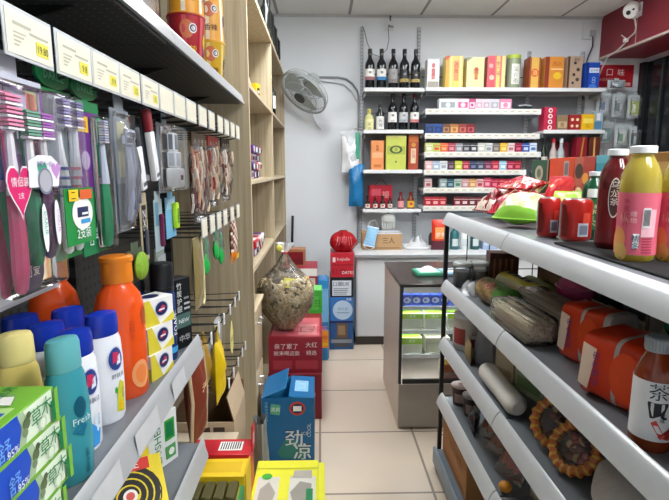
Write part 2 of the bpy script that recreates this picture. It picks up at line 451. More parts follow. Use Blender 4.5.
# ================================================================ left gondola
XF = -.33
g = thing('gondola_shelving', 'dark metal shop shelving with pale price rails along the left of the aisle', 'shelving', (0, 0, 0))
b = B(); b.box(-.715, -.70, .10, 2.235, 0, 2.25, PERFB); b.build('back_panel', g)
for y in (.10, 1.345, 2.205):
    b = B(); b.box(-.6995, -.665, y, y+.03, 0, 2.25, perforated('#2c2e31', '#0c0c0d', .05, (1, 2))); b.build('upright_post', g)
def rail(parent, ya, yb, zt, hh=.062, x=XF, sg=1, m=RAILM, name='price_rail', ln=.5):
    """price rail: a rounded strip, its upper edge leaning back over the shelf"""
    pr = [(-.004, 0), (.004, 0), (.002, .012), (-.003, .03), (-.010, .046), (-.017, .058), (-.024, .062), (-.026, .056), (-.02, .05), (-.012, .03)]
    q = B(); n = len(pr)
    A = [q.v((x+sg*p[0]*(ln if p[0] < -.005 else 1), ya, zt-hh+p[1]*hh/.062)) for p in pr]; Bv = [q.v((x+sg*p[0]*(ln if p[0] < -.005 else 1), yb, zt-hh+p[1]*hh/.062)) for p in pr]
    for i in range(n): q.f([A[i], A[(i+1) % n], Bv[(i+1) % n], Bv[i]], m)
    q.f(A, m); q.f(Bv, m); q.fix = True
    return q.build(name, parent)
def gshelf(parent, ya, yb, zd, name='shelf', xa=-.695, xb=-.3455, th=.03, labels=()):
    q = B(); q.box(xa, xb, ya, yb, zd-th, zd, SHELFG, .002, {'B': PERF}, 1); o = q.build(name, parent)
    rail(o, ya, yb, zd+(.018 if zd < 1.5 else .010), .062 if zd < 1.5 else .042)
    return o
sA = gshelf(g, .12, 1.335, .935); sB = gshelf(g, .12, 1.335, .63)
for (y0, y1) in ((.12, 1.2), (1.202, 2.235)):
    o = gshelf(g, y0, y1, 1.71)
    for y in (y0+.25, y0+.8):
        q = B(); q.prism([(-.69, 1.60), (-.69, 1.678), (-.42, 1.678)], y, y+.006, BLACK); oo = q.bm
        for v in oo.verts: v.co = Vector((v.co.x, v.co.z, v.co.y))
        q.fix = True; q.build('bracket', o)
# blank price slips slid into the rail of the lower shelf
for (y, w) in ((.66, .10), (.83, .12), (1.05, .10)):
    q = B(); q.poly([(XF+.0042, y, .895), (XF+.0042, y+w, .895), (XF-.0005, y+w, .936), (XF-.0005, y, .936)], mat('#c4c6c7', .4)); q.build('price_slip', sA)
# bar that carries the hooks
for z in (1.525, 1.215, .86, .60):
    ya = .12 if z > 1.3 else 1.36
    q = B(); q.box(-.664, -.652, ya, 2.22, z-.012, z+.012, BLACK); q.build('hook_bar', g)

# ---- peg hooks with price tags
TAGP = mat('#e9e5d0', .45); TAGY = mat('#e8dd4a', .5); TAGC = mat('#cfd4d6', .25)
def hook(y, z, label, tagw=.0, tagh=.05, prints=False, group=None, x=-.34):
    L = x+.651
    t = thing('peg_hook', label, 'hook', (-.651, y, z), 0, group)
    q = B(); q.tube([(0, 0, -.012), (L*.9, 0, -.012), (L-.012, 0, -.008), (L-.006, 0, .01)], .0026, mat('#4a4d50', .3, .7), 6)
    q.tube([(0, 0, .012), (L*.6, 0, .013), (L, 0, .018)], .002, mat('#4a4d50', .3, .7), 6); q.build('hook_rod', t)
    if tagw:
        q = B(); q.box(L+.0005, L+.0025, -tagw/2, tagw/2, -.012, -.012+tagh, TAGC, .0006, None, 1)
        q.box(L+.0026, L+.0034, -tagw/2+.004, tagw/2-.004, -.008, tagh-.017, TAGP)
        tg = q.build('price_tag', t)
        q = B(); q.M = Matrix.Translation((L+.0038, 0, tagh/2-.012)) @ Matrix.Rotation(PI/2, 4, 'Z') @ Matrix.Rotation(PI/2, 4, 'X')
        w, h = tagw, tagh
        for (u0, u1, v0, v1) in () if not prints else ((-.34, .02, .14, .2), (-.02, .38, .05, .1), (-.34, -.1, -.02, .01), (-.34, -.14, -.10, -.07), (-.34, -.2, -.18, -.15), (-.34, -.24, -.26, -.23)):
            q.poly([(u0*w, v0*h, 0), (u1*w, v0*h, 0), (u1*w, v1*h, 0), (u0*w, v1*h, 0)], mat('#b9b7a4', .6))
        if prints: q.poly([(.1*w, -.3*h, .0002), (.36*w, -.3*h, .0002), (.36*w, -.02*h, .0002), (.1*w, -.02*h, .0002)], TAGY)
        if prints: q.text(prints, .16*h, INK, (.24*w, -.17*h, .0005), .22*w)
        if prints: q.build('tag_print', tg)
        else: q.bm.free()
    else:
        q = B(); q.box(L-.004, L+.001, -.006, .006, -.014, .026, WHITE, .001, None, 1); q.build('hook_tip', t)
    return t
ordn = ['first', 'second', 'third', 'fourth', 'fifth', 'sixth', 'seventh', 'eighth', 'ninth', 'tenth', 'eleventh', 'twelfth', 'thirteenth', 'fourteenth', 'fifteenth', 'sixteenth', 'seventeenth', 'eighteenth']
prices = ['19.80', '9.8', '9.9', '12', '15', '8', '6', '5', '5', '3', '3', '4', '4', '5', '5']
TY = [.622, .73, .832, .933, 1.04, 1.145, 1.25, 1.36, 1.487, 1.607, 1.74, 1.86, 1.98, 2.10]
for i, y in enumerate(TY):
    hook(y, 1.535, f'wire hook with cream price tag, {ordn[i]} from the camera in the top row', .10 if i < 9 else .085, .056, prices[i] if i < 5 else False, 'top row of tagged peg hooks')
MY = [1.475, 1.585, 1.69, 1.80, 1.94, 2.08]
for i, y in enumerate(MY):
    hook(y, 1.215, f'wire hook with blank pale tag, {ordn[i]} from the camera in the middle row', .07, .058, False, 'middle row of tagged peg hooks', -.345)
for i, y in enumerate([1.52, 1.63, 1.73, 1.85, 1.96, 2.06]):
    hook(y, .87, f'bare wire hook with white tip, {ordn[i]} from the camera in the third row', group='third row of peg hooks', x=-.345)
for i, y in enumerate([1.78, 1.88, 1.99, 2.10, 2.19]):
    hook(y, .605, f'bare wire hook with white tip, {ordn[i]} from the camera in the bottom row', group='bottom row of peg hooks', x=-.345)

# ================================================================ hanging packs, left
def brush(t, x, zb, zt, mh, mb, m2=None, name='toothbrush', r=.0075, patch=None, lean=0., yo=-.0115, hw=1.15):
    q = B(); H = zt-zb
    zs = [0, .02, .12, .3, .45, .55, .68, .8]; rr = [.4, .8, 1.05, 1.0, .85, .75, .5, .42]
    pts = [(x+lean*(z-.5), yo-.003*math.sin(z*5), zb+z*H) for z in zs]
    q.tube(pts, [r*a for a in rr], mh, 8)
    if m2: q.tube([(x+lean*(z-.5), yo-.0032, zb+z*H) for z in (.5, .58, .68, .81)], [r*.9, r*.8, r*.58, r*.5], m2, 8)
    hx = x+lean*.4
    q.box(hx-.0065*hw, hx+.0065*hw, yo-.003, yo+.003, zb+.8*H, zt, m2 or mh, .002, None, 1)
    if patch:
        q.poly([(x+lean*(.2-.5)+.0065*math.cos(k*PI/8), yo-r*1.06-.0042, zb+.25*H+.16*H*math.sin(k*PI/8)) for k in range(16)], patch)
    o = q.build(name, t)
    q = B()
    lt = mat('#eceaf0', .6)
    for j in range(9):
        cz = zb+.815*H+j*(.175*H/9); k = hw*(1-.08*(j % 2))
        q.box(hx-.0068*k, hx+.0068*k, yo-.0125, yo-.003, cz, cz+.0024, mb if j % 3 else lt)
    q.build('bristles', o)
    return o
def cardback(t, w, h, m, ops=(), th=.0015, name='backing_card', tab=.025, oval=None):
    q = B(); q.box(-w/2, w/2, 0, th, 0, h, m)
    if oval:
        e = B(); pts = [(w*.52*math.cos(k*PI/12), .017*math.sin(k*PI/12)) for k in range(24)]
        e.prism(pts, -.004, 0, mat('#0d6b3a', .35)); e.bm.transform(Matrix.Translation((0, 0, h+.018)) @ Matrix.Rotation(PI/2, 4, 'X') @ Matrix.Rotation(PI, 4, 'X') @ Matrix.Rotation(PI, 4, 'X'))
        e.M = Matrix.Translation((0, -.0005, h+.018)) @ Matrix.Rotation(PI/2, 4, 'X'); e.text(oval, .011, mat('#7fc49a', .4), (0, 0, .0006)); e.fix = True; e.build('hang_tab', t)
    else: q.box(-.02, .02, 0, th, h, h+tab, m)
    M = q.M.copy(); q.M = Matrix.Translation((0, th/2, 0)); decor(q, w, th, h, ops); q.M = M
    return q.build(name, t)
def blister(t, x0, x1, z0, z1, d=.022, m=film('#ffffff', .03, .08)):
    q = B(); q.box(x0, x1, -d, -.0012, z0, z1, m, .006, None, 2); return q.build('clear_blister', t)
XP = -.372
# A: grey couple's pack with three brushes
t = thing('toothbrush_pack', 'large grey toothbrush pack with a pink heart sticker, nearest the camera', 'toothbrush pack', (-.354, .598, 1.245), 90, None)
cg = mat('#c3c6d2', .4)
cardback(t, .138, .262, cg, [('F', 'r', .02, .02, .98, .97, mat('#d8dae4', .35)), ('F', 'r', .74, .66, .99, .96, mat('#8a4a9c', .4)), ('F', 'r', .42, .5, .98, .66, mat('#a87cb8', .4)), ('F', 'r', .42, .66, .72, .95, mat('#b8b4cc', .4)), ('F', 'r', .04, .5, .4, .95, mat('#a890b4', .4)),
    ('F', 'p', [(.10, .55), (.3, .75), (.3, .55)], BLUE), ('F', 'p', [(.62, .5), (.75, .72), (.9, .6)], PINK), ('F', 'p', [(.60, .45), (.72, .6), (.8, .5)], YEL),
    ('F', 'c', .56, .13, .17, mat('#5c4a66', .5), 1.1), ('F', 't', '可爱', .56, .13, .055, PAPER)])
brush(t, -.028, .014, .24, mat('#dc5a86', .3), mat('#e88aac', .6), mat('#f3eef2', .3), r=.009, hw=2.2, yo=-.0095)
brush(t, .008, .040, .225, mat('#0f8f63', .3), mat('#6a9a86', .6), mat('#f1f3f2', .3), r=.0095, patch=WHITE, hw=2.2, yo=-.0095)
brush(t, .038, .045, .225, mat('#6f3a72', .3), mat('#a05cae', .6), mat('#f2f0f3', .3), r=.009, patch=WHITE, hw=2.0, yo=-.0095)
for (x, m) in ((.008, mat('#3fb48c', .35)), (.038, mat('#c08cc8', .35))):          # small hearts on the necks
    q = B(); q.poly([(x+.0105*(math.sin(k*PI/10))**3, -.0262, .155+.0009*(13*math.cos(k*PI/10)-5*math.cos(k*PI/5)-2*math.cos(3*k*PI/10)-math.cos(4*k*PI/10))*.8) for k in range(20)], m); q.build('neck_heart', t)
    for a_, b_ in ((.130, m),):
        q = B(); q.text('DARLIE', .006, m, (0, 0, 0)); mm = Matrix.Translation((x, -.0252, .092)) @ Matrix.Rotation(PI/2, 4, 'X') @ Matrix.Rotation(-PI/2, 4, 'Z')
        q.bm.transform(mm); q.build('brush_lettering', t)
blister(t, -.057, .064, .012, .252, .0215)
q = B(); P_ = [(16*math.sin(k*PI/12)**3, 13*math.cos(k*PI/12)-5*math.cos(k*PI/6)-2*math.cos(k*PI/4)-math.cos(k*PI/3)) for k in range(24)]
q.poly([(-.036+.0015*x, -.0240, .135+.0021*z) for x, z in P_], WHITE); q.poly([(-.036+.00138*x, -.0244, .135+.0019*z) for x, z in P_], mat('#d8206c', .35))
q.M = Matrix.Translation((-.036, -.0248, .142)) @ Matrix.Rotation(PI/2, 4, 'X'); q.text('情侣装', .0105, WHITE); q.M = Matrix.Translation((-.036, -.0248, .127)) @ Matrix.Rotation(PI/2, 4, 'X'); q.text('2支', .007, WHITE)
q.build('heart_sticker', t)
q = B(); q.poly([(-.022, -.026, .135), (.042, -.026, .135), (.05, -.026, .16), (.03, -.026, .172), (0, -.026, .172), (-.02, -.026, .165)], mat('#e6e7ee', .4))
q.poly([(.012+.016*math.cos(k*PI/12), -.0264, .142+.016*math.sin(k*PI/12)) for k in range(24)], mat('#8d93a8', .3, .4)); q.poly([(.012+.013*math.cos(k*PI/12), -.0267, .142+.013*math.sin(k*PI/12)) for k in range(24)], mat('#c9ccd8', .3, .4))
q.M = Matrix.Translation((.012, -.027, .162)) @ Matrix.Rotation(PI/2, 4, 'X'); q.text('爱要在一起', .0062, PURP)
q.build('round_sticker', t)

# B: green double pack
t = thing('toothbrush_pack', 'green toothbrush double pack with two white striped brushes', 'toothbrush pack', (-.361, .714, 1.275), 90)
gd = mat('#128a3e', .4)
cardback(t, .084, .232, gd, [('F', 'r', .03, .40, .97, .97, mat('#8d86ac', .35)), ('F', 'r', .6, .4, .97, .74, mat('#3fa8c4', .35)), ('F', 'r', .2, .4, .6, .6, mat('#a8b4c8', .35))], oval='DARLIE')
brush(t, -.014, .01, .222, mat('#e8ecf0', .3), mat('#a8a0c8', .6), None, r=.0085, lean=.004, yo=-.009, hw=1.5)
brush(t, .019, .01, .222, mat('#e9edf1', .3), mat('#8c84b4', .6), mat('#e6e8ee', .3), r=.0085, lean=.012, yo=-.009, hw=1.5)
q = B()
for x in (-.014, .017):
    for z in (.125, .112, .1, .088): q.tube([(x-.0001, -.0105, z), (x, -.0105, z+.004)], .0086, mat('#5c6ca8', .35) if x < 0 else mat('#d8889c', .35), 8)
q.build('grip_bands', t)
blister(t, -.04, .04, .095, .226, .0215)
q = B(); q.box(-.043, .043, -.0225, -.0218, .022, .1, gd)
q.M = Matrix.Translation((0, -.0222, .022)); decor(q, .082, .001, .078, [('F', 'c', .55, .55, .3, PAPER, 1.3), ('F', 'r', .35, .48, .75, .66, NAVY), ('F', 'r', .45, .36, .8, .44, CYAN), ('F', 'r', .5, .52, .72, .56, PAPER), ('F', 'r', .08, .78, .4, .98, YEL), ('F', 'r', .45, .80, .9, .97, mat('#d8602c', .4)), ('F', 't', '二', .22, .88, .12, INK), ('F', 't', '2支装', .5, .2, .2, WHITE)])
q.build('sticker', t)
# C: purple and green tall pack
t = thing('toothbrush_pack', 'tall purple and green toothbrush pack with white lettering down its green card', 'toothbrush pack', (-.360, .802, 1.268), 90)
cardback(t, .084, .236, DGRN, [('F', 'r', .03, .42, .97, .93, PURP), ('F', 'r', .1, .80, .5, .9, YEL), ('F', 't', '超值', .3, .85, .045, RED), ('F', 'c', .3, .62, .17, mat('#b7a7c4', .4)), ('F', 'tv', '软毛护龈', .3, .53, .03, GOLD), ('F', 'c', .3, .38, .11, PAPER), ('F', 'p', [(.2, .37), (.3, .43), (.4, .37), (.3, .34)], INK), ('F', 'tr', 'DARLIE', .27, .19, .15, WHITE), ('F', 'tr', '好来', .48, .14, .10, WHITE), ('F', 'r', .0, .93, .5, 1, DGRN)], oval='DARLIE')
brush(t, .018, .008, .212, mat('#17a06a', .3), mat('#c4cce4', .6), mat('#c9d4e2', .3), r=.0095, lean=-.004, yo=-.010)
blister(t, .002, .036, .006, .215, .024)
# D: clear blister with a grey brush
t = thing('toothbrush_pack', 'clear blister pack with grey moulded pieces, beside the tall purple and green pack', 'toothbrush pack', (-.355, .918, 1.29), 90)
cardback(t, .082, .215, mat('#7f8790', .3), [('F', 'r', .3, .45, .7, .9, mat('#b7b48c', .4)), ('F', 'r', .1, .05, .9, .4, mat('#5d6672', .4))])
q = B()
for (x, z0, ln) in ((-.016, .02, .012), (.014, .03, -.004)):
    q.tube([(x+ln*v, -.012-.004*math.sin(3*v), z0+.13*v) for v in (0, .1, .3, .5, .7, .85, 1)], [.005, .009, .0105, .009, .008, .0065, .006], mat('#8f93a4', .22), 8)
    q.box(x+ln-.016, x+ln+.016, -.018, -.007, z0+.132, z0+.152, mat('#b9bdcb', .22), .003); q.box(x+ln-.014, x+ln+.014, -.0187, -.0181, z0+.137, z0+.146, mat('#4c505c', .3))
    q.tube([(x+ln*v, -.023, z0+.13*v) for v in (.15, .3, .45)], .003, mat('#5c6070', .3), 6)
q.build('moulded_shaver', t)
q = B(); q.pouch(.078, .205, .05, film('#f0f2f6', .10, .1, .5), None, 10, 12, .08, .03, 3); o = q.build('clear_blister', t); o.location = (0, -.004, .004)
# E: two red tipped white sticks in a dark pack
for k, (y, z, h, ln) in enumerate(((1.005, 1.355, .125, 13), (1.085, 1.372, .15, 15))):
    t = thing('razor_pack', ['dark pack with short white handle, just left of the red-capped white handle', 'dark pack with long white handle and dark red cap'][k], 'razor pack', (-.366, y, z), 90)
    cardback(t, .06, h, mat('#24262c', .4), [('F', 'r', .06, .04, .94, .12, GREY)])
    q = B(); q.M = Matrix.Translation((0, 0, h*.5)) @ Matrix.Rotation(R(-ln), 4, 'Y') @ Matrix.Translation((0, 0, -h*.5))
    q.box(-.013, .013, -.016, -.002, .004, h*.72, WHITE, .003); q.box(-.009, .009, -.0166, -.0161, .012, .02, mat('#5a5f66'))
    q.build('white_handle', t)
    q = B(); q.M = Matrix.Translation((0, 0, h*.5)) @ Matrix.Rotation(R(-ln), 4, 'Y') @ Matrix.Translation((0, 0, -h*.5))
    q.box(-.0125, .0125, -.016, -.002, h*.725, h*1.02, mat('#8c2a35', .35) if k else mat('#3a3f48', .4), .003); q.build('end_cap', t)
# F: clear box with a white device
t = thing('blister_box', 'clear plastic box with a white and grey device hanging from the top hooks', 'blister pack', (XP-.01, 1.265, 1.345), 90)
cardback(t, .125, .165, mat('#8c95a0', .35), [('F', 'r', .05, .05, .95, .95, mat('#aab2bc', .3))])
q = B(); q.box(-.02, .045, -.034, -.004, .012, .06, WHITE, .006); q.box(-.012, .038, -.028, -.006, .0605, .1, mat('#b5bcc6', .3), .004); q.box(-.006, .03, -.024, -.006, .1005, .145, mat('#6d7682', .3), .004)
q.box(.0, .022, -.0348, -.0342, .03, .042, INK); q.build('white_device', t)
q = B(); q.box(-.058, .058, -.042, -.0015, .004, .16, film('#f0f4f8', .07, .08), .008); q.build('clear_box', t)
# lower little packs
def small_pack(name, label, cat, y, z, w, h, m, ops, x=XP-.02, rz=90, tab=.02):
    t = thing(name, label, cat, (x, y, z), rz); cardback(t, w, h, m, ops, tab=tab); return t
t = small_pack('comb_pack', 'narrow black and cream pack with white zigzag lettering, below the red-capped handle', 'comb pack', 1.115, 1.20, .045, .13, mat('#b7a888', .5), [('F', 'r', .2, .1, .8, .95, BLACK), ('F', 'tv', 'NXX', .5, .8, .14, WHITE)])
q = B(); q.box(-.006, .006, -.008, -.001, .012, .07, mat('#4a505c', .3), .003); q.build('pocket_comb', t)
t = small_pack('lighter_card', 'pale blue card with a lime green lighter on it', 'lighter card', 1.315, 1.225, .085, .105, mat('#79b9e0', .4), [('F', 'r', .1, .7, .9, .95, mat('#a8d4ee', .4))])
q = B(); q.box(.008, .034, -.014, -.001, .022, .09, mat('#b5e02a', .3), .004); q.box(.012, .03, -.0146, -.0141, .035, .075, mat('#5a8f1c', .4)); q.build('lime_lighter', t)
t = small_pack('clip_pack', 'small clear pack with a purple stick, beside the pale blue lighter card', 'clip pack', 1.215, 1.205, .06, .125, mat('#a9c0c4', .35), [('F', 'r', .1, .5, .5, .95, mat('#5f8fa8', .4))])
q = B(); q.box(.0, .014, -.01, -.001, .01, .09, mat('#6a1f4a', .35), .003); q.build('purple_stick', t)
t = small_pack('net_pack', 'lime green round scrubber pack hanging above the black-capped cans', 'scrubber pack', 1.05, 1.165, .09, .07, mat('#4d5a44', .5), [], tab=.015)
q = B(); q.ball((0, -.012, .035), .034, .011, .03, mat('#7fa82c', .7, bump=.5, scale=120)); q.build('scrubber', t)
t = small_pack('hairclip_card', 'dark card of hair clips hanging behind the black-capped cans', 'hair clip card', 1.30, 1.09, .08, .11, mat('#6a7468', .5), [('F', 'r', .1, .1, .9, .9, mat('#8f9a90', .4))], x=XP-.05)
for s in range(4):
    q = B(); q.tube([(-.025+.016*s, -.004, .02), (-.028+.016*s, -.006, .05), (-.022+.016*s, -.004, .09)], .003, mat('#c9cdcf', .3, .4), 6); q.build('hair_clip', t)
# pouch hanging low in the second bay
t = thing('long_pouch', 'long narrow yellowish clear pouch hanging below the middle hooks', 'pouch', (-.36, 1.44, 1.0), 90)
q = B(); q.pouch(.085, .21, .03, film('#b8a468', .55, .3, .4), None, 10, 14, .06, .03, 5); q.build('clear_pouch', t)
q = B(); q.pouch(.05, .15, .016, mat('#6f6a3c', .5), None, 8, 10, .1, .02, 6); o = q.build('contents', t); o.location = (0, 0, .012)
q = B(); q.tube([(.036, -.004, .205), (.038, -.008, .1), (.036, -.008, .02), (.02, -.008, .004)], .004, mat('#d9cf9c', .4), 6); q.build('edge_cord', t)
# snack bags
def stick_bag(label, y, z, w, h, top, seed, m1, m2):
    t = thing('snack_bag', label, 'snack bag', (-.385, y, z), 90, None)
    rn = random.Random(seed); q = B()
    cs = [mat('#e0b090', .5), mat('#c88868', .5), mat('#f0dcc0', .5), mat('#f6ecd8', .5), mat('#f4e8dc', .5), m1, m2]
    for i in range(85):
        x = rn.uniform(-.4, .4)*w; zz = rn.uniform(.1, .64)*h; a = rn.uniform(-.25, .25); l = rn.uniform(.12, .3)*h
        d = rn.uniform(-.016, .012)
        x2 = max(-.42*w, min(.42*w, x+a*l)); q.tube([(x, d, zz), ((x+x2)/2+.004, d-.003, zz+l/2), (x2, d, zz+l)], rn.uniform(.003, .005), rn.choice(cs), 5)
    o = q.build('snack_sticks', t); o['kind'] = 'stuff'
    q = B(); q.pouch(w, h, .06, film('#f4eee8', .06, .1, .8), None, 12, 16, .07, .05, seed); q.build('clear_bag', t)
    q = B(); q.box(-w/2, w/2, -.003, .003, h*.9, h+.012, top, .001, None, 1)
    for i, c in enumerate('山小吃'): q.M = Matrix.Translation((-w*.28+i*w*.28, -.0036, h*.955)) @ Matrix.Rotation(PI/2, 4, 'X'); q.text(c, h*.06, WHITE if top is not WHITE else RED)
    q.build('header_card', t)
stick_bag('clear bag of brown snack sticks, nearest of the hanging snack bags', 1.61, 1.235, .17, .265, mat('#5a4632', .5), 4, mat('#8c2f3a', .5), mat('#cbb8a4', .6))
stick_bag('red-headed clear bag of brown snacks behind the nearest snack bag', 1.83, 1.27, .17, .235, mat('#a32a24', .5), 8, mat('#a03a2c', .5), mat('#e0cba0', .6))
stick_bag('black-headed bag of pale snacks next to the wooden panel', 2.06, 1.275, .17, .235, mat('#241a18', .5), 12, mat('#6f2b20', .5), mat('#efe4cf', .6))
# green clips and the tan pack on the middle hooks
for k, (y, z) in enumerate(((1.52, 1.085), (1.67, 1.105), (1.75, 1.075))):
    t = thing('green_clip', ['nearest green clip pack hanging on the middle hooks', 'middle green clip pack hanging on the middle hooks', 'lowest green leaf-shaped clip pack, next to the orange-tipped snack pack'][k], 'clip pack', (-.352, y, z), 90, None)
    q = B(); q.ball((0, 0, .03), .034, .010, .034, mat('#18b34c', .2), 12, 8); q.ball((.004, 0, .085), .017, .007, .026, mat('#1a8f43', .2), 10, 8); q.build('green_leaf', t)
    q = B(); q.pouch(.06, .125, .022, CLEAR, None, 8, 10, .05, .03, k); q.build('clear_sleeve', t)
t = thing('spice_packet', 'brown and white printed packet with orange tip at the far end of the middle hooks', 'packet', (-.352, 2.0, 1.035), 90)
q = B(); cb = [mat('#6b3a26', .4), mat('#d7c3b4', .4), mat('#8b4a34', .4), mat('#efe6de', .4)]
q.pouch(.12, .18, .03, lambda u, v: mat('#f08a1e', .35) if v < .22 else cb[int(u*7+v*11) % 4], None, 12, 16, .06, .04, 21); q.build('packet_body', t)
q = B(); q.poly([(-.03, -.0145, .014), (.03, -.0145, .014), (.03, -.0155, .034), (-.03, -.0155, .034)], YEL); q.build('yellow_label', t)
# lower things: clear bits, yellow tag, hanging yellow gloves, red net
for k, (y, z, w, h) in enumerate(((1.72, .755, .10, .12), (1.66, .70, .07, .10))):
    t = thing('clear_packet', ['large clear crinkled packet hanging on the third row of hooks', 'small clear crinkled packet under the larger one on the third row of hooks'][k], 'packet', (-.37-.02*k, y, z+.01), 90)
    q = B(); q.pouch(w, h, .03, FROST, None, 10, 12, .15, .04, k+30); q.build('clear_pouch', t)
    q = B(); q.pouch(w*.5, h*.5, .014, mat('#9a9ea0', .4), None, 8, 8, .1, .03, k+31); o = q.build('contents', t); o.location = (0, 0, h*.1)
t = thing('yellow_tag', 'pale yellow leaf-shaped tag hanging beneath the third row of hooks', 'tag', (-.345, 1.85, .70), 90, ry=0)
q = B(); q.prism([(-.025, .03), (0, 0), (.03, .02), (.035, .08), (.01, .13), (-.02, .09)], -.001, .001, mat('#e9e08a', .5))
for v in q.bm.verts: v.co = Vector((v.co.x, v.co.z, v.co.y))
q.fix = True; q.build('tag_card', t)
q = B(); q.M = Matrix.Translation((.005, -.0018, .06)) @ Matrix.Rotation(PI/2, 4, 'X'); q.text('特价', .022, mat('#7a7030', .5)); q.build('tag_lettering', t)
t = thing('yellow_pouch', 'bright yellow crumpled pouch hanging low beside the cardboard box', 'pouch', (-.36, 1.665, .60), 90)
q = B(); q.pouch(.09, .22, .05, mat('#e2c21a', .35, bump=.3), None, 12, 16, .14, .04, 41); q.build('pouch_body', t)
q = B(); q.box(-.012, .012, -.004, .004, .215, .27, mat('#c9a818', .4), .002); q.build('hang_strip', t)
t = thing('yellow_pouch', 'dull gold pouch hanging directly above the bright yellow pouch', 'pouch', (-.385, 1.568, .69), 90)
q = B(); q.pouch(.10, .16, .04, mat('#a8842c', .4, bump=.3), None, 12, 14, .14, .04, 43); q.build('pouch_body', t)
q = B(); q.box(-.01, .01, -.003, .003, .155, .19, mat('#8f7024', .4), .001); q.build('hang_strip', t)
t = thing('brown_bag', 'reddish brown bag with cream edges hanging just past the end of the left shelves', 'bag', (-.385, 1.452, .575), 80)
q = B(); q.pouch(.115, .285, .06, mat('#7c3420', .5, bump=.3), None, 14, 18, .1, .03, 45); q.build('bag_body', t)
q = B(); q.box(-.012, .06, -.002, .002, .284, .30, mat('#c9b08a', .6), .0005, None, 1); q.build('hang_strip', t)
for s in (-1, 1):
    q = B(); q.tube([(s*.053, -.003, .01), (s*.051, -.012, .14), (s*.054, -.003, .28)], .006, mat('#c9b08a', .6), 6); q.build('edge_seam', t)
q = B(); q.M = Matrix.Translation((0, -.032, .17)) @ Matrix.Rotation(PI/2, 4, 'X'); q.text('香', .045, mat('#e8cfa0', .5)); q.build('bag_lettering', t)

# ================================================================ goods on the lower left shelf
ZA = .9352
# green and white boxes, stacked
bg = mat('#79b83c', .35); bw = mat('#dfeed6', .35); bb = mat('#1f4fc0', .35)
for i, (dy, lb) in enumerate(((.0, 'bottom'), (.022, 'third from the top'), (.012, 'second from the top'), (0, 'topmost'))):
    L = .14
    ops = [('F', 'r', 0, 0, 1, .12, bg), ('F', 'r', .0, .12, .46, 1, bb), ('F', 'p', [(.40, .12), (.5, .12), (.56, .6), (.5, 1), (.42, 1), (.47, .6)], mat('#a9c49a', .4)), ('F', 'p', [(.5, .12), (.94, .12), (.94, 1), (.5, 1), (.56, .6)], bw),
           ('F', 'c', .53, .62, .16, mat('#5c6f4a', .5)), ('F', 'c', .5, .42, .12, mat('#79906a', .5)), ('F', 'c', .56, .80, .1, mat('#4c5f3c', .5)), ('F', 'c', .75, .3, .2, mat('#c3d3b8', .4)), ('F', 'c', .75, .3, .13, bw),
           ('F', 't', '草', .66, .62, .5, DGRN), ('F', 't', '木', .82, .70, .5, DGRN), ('F', 't', '舒', .2, .45, .5, mat('#6fa8f0', .4)), ('F', 't', '95%', .3, .25, .2, WHITE),
           ('F', 'r', .88, .12, .94, .7, DGRN), ('F', 'r', .94, 0, 1, 1, bg),
           ('T', 'r', .06, .12, .55, .9, mat('#b9e08a', .35)), ('T', 'r', .1, .15, .45, .55, bb), ('T', 'r', .13, .2, .42, .32, WHITE), ('T', 'c', .65, .5, .28, mat('#7fae58', .4)), ('T', 'p', [(.58, .2), (.75, .3), (.72, .75), (.6, .6)], PAPER), ('T', 't', '草木', .84, .5, .2, DGRN), ('R', 'r', .1, .1, .9, .9, LGRN)]
    carton('toothpaste_box', f'green and white box near the camera, {lb} of the stack', 'box', (-.398, .556+dy, ZA+i*.0467), 90, (L, .095, .0465), bg, ops, 'stacked green and white boxes')
# teal and cream shampoo bottles
sh_b = [(.026, 0), (.030, .006), (.032, .05), (.031, .12), (.027, .165), (.0235, .175)]
def shampoo(label, loc, m, mc, rz):
    def pr(b_, w_):
        w_.ell(b_, 8, .12, .010, .016, mat('#12546a', .4)); w_.text(b_, 'Fresh', 10, .10, .010, mat('#cfeef0', .4), turn=False)
        w_.shape(b_, 2, .085, [(-.012, 0), (0, .012), (.013, .004), (.004, -.01)], mat('#1f6f8c', .4)); w_.text(b_, '去屑洗发露', 16, .05, .007, mat('#0f4c5c', .5), vert=True)
    return bottle('shampoo_bottle', label, 'bottle', loc, sh_b, m, [(.0235, .1755), (.0245, .18), (.0235, .215), (.021, .222), (.012, .2245)], mc, rz, 1.08, .72, prints=pr if m is not CREAMB else None)
CREAMB = mat('#ecd478', .3); 
shampoo('teal shampoo bottle standing behind the stacked green boxes', (-.378, .708, ZA), mat('#3a94a0', .25), mat('#62aeb2', .3), 62)
shampoo('pale yellow shampoo bottle at the near edge of the photo', (-.463, .735, ZA), CREAMB, mat('#f0e092', .35), 40)
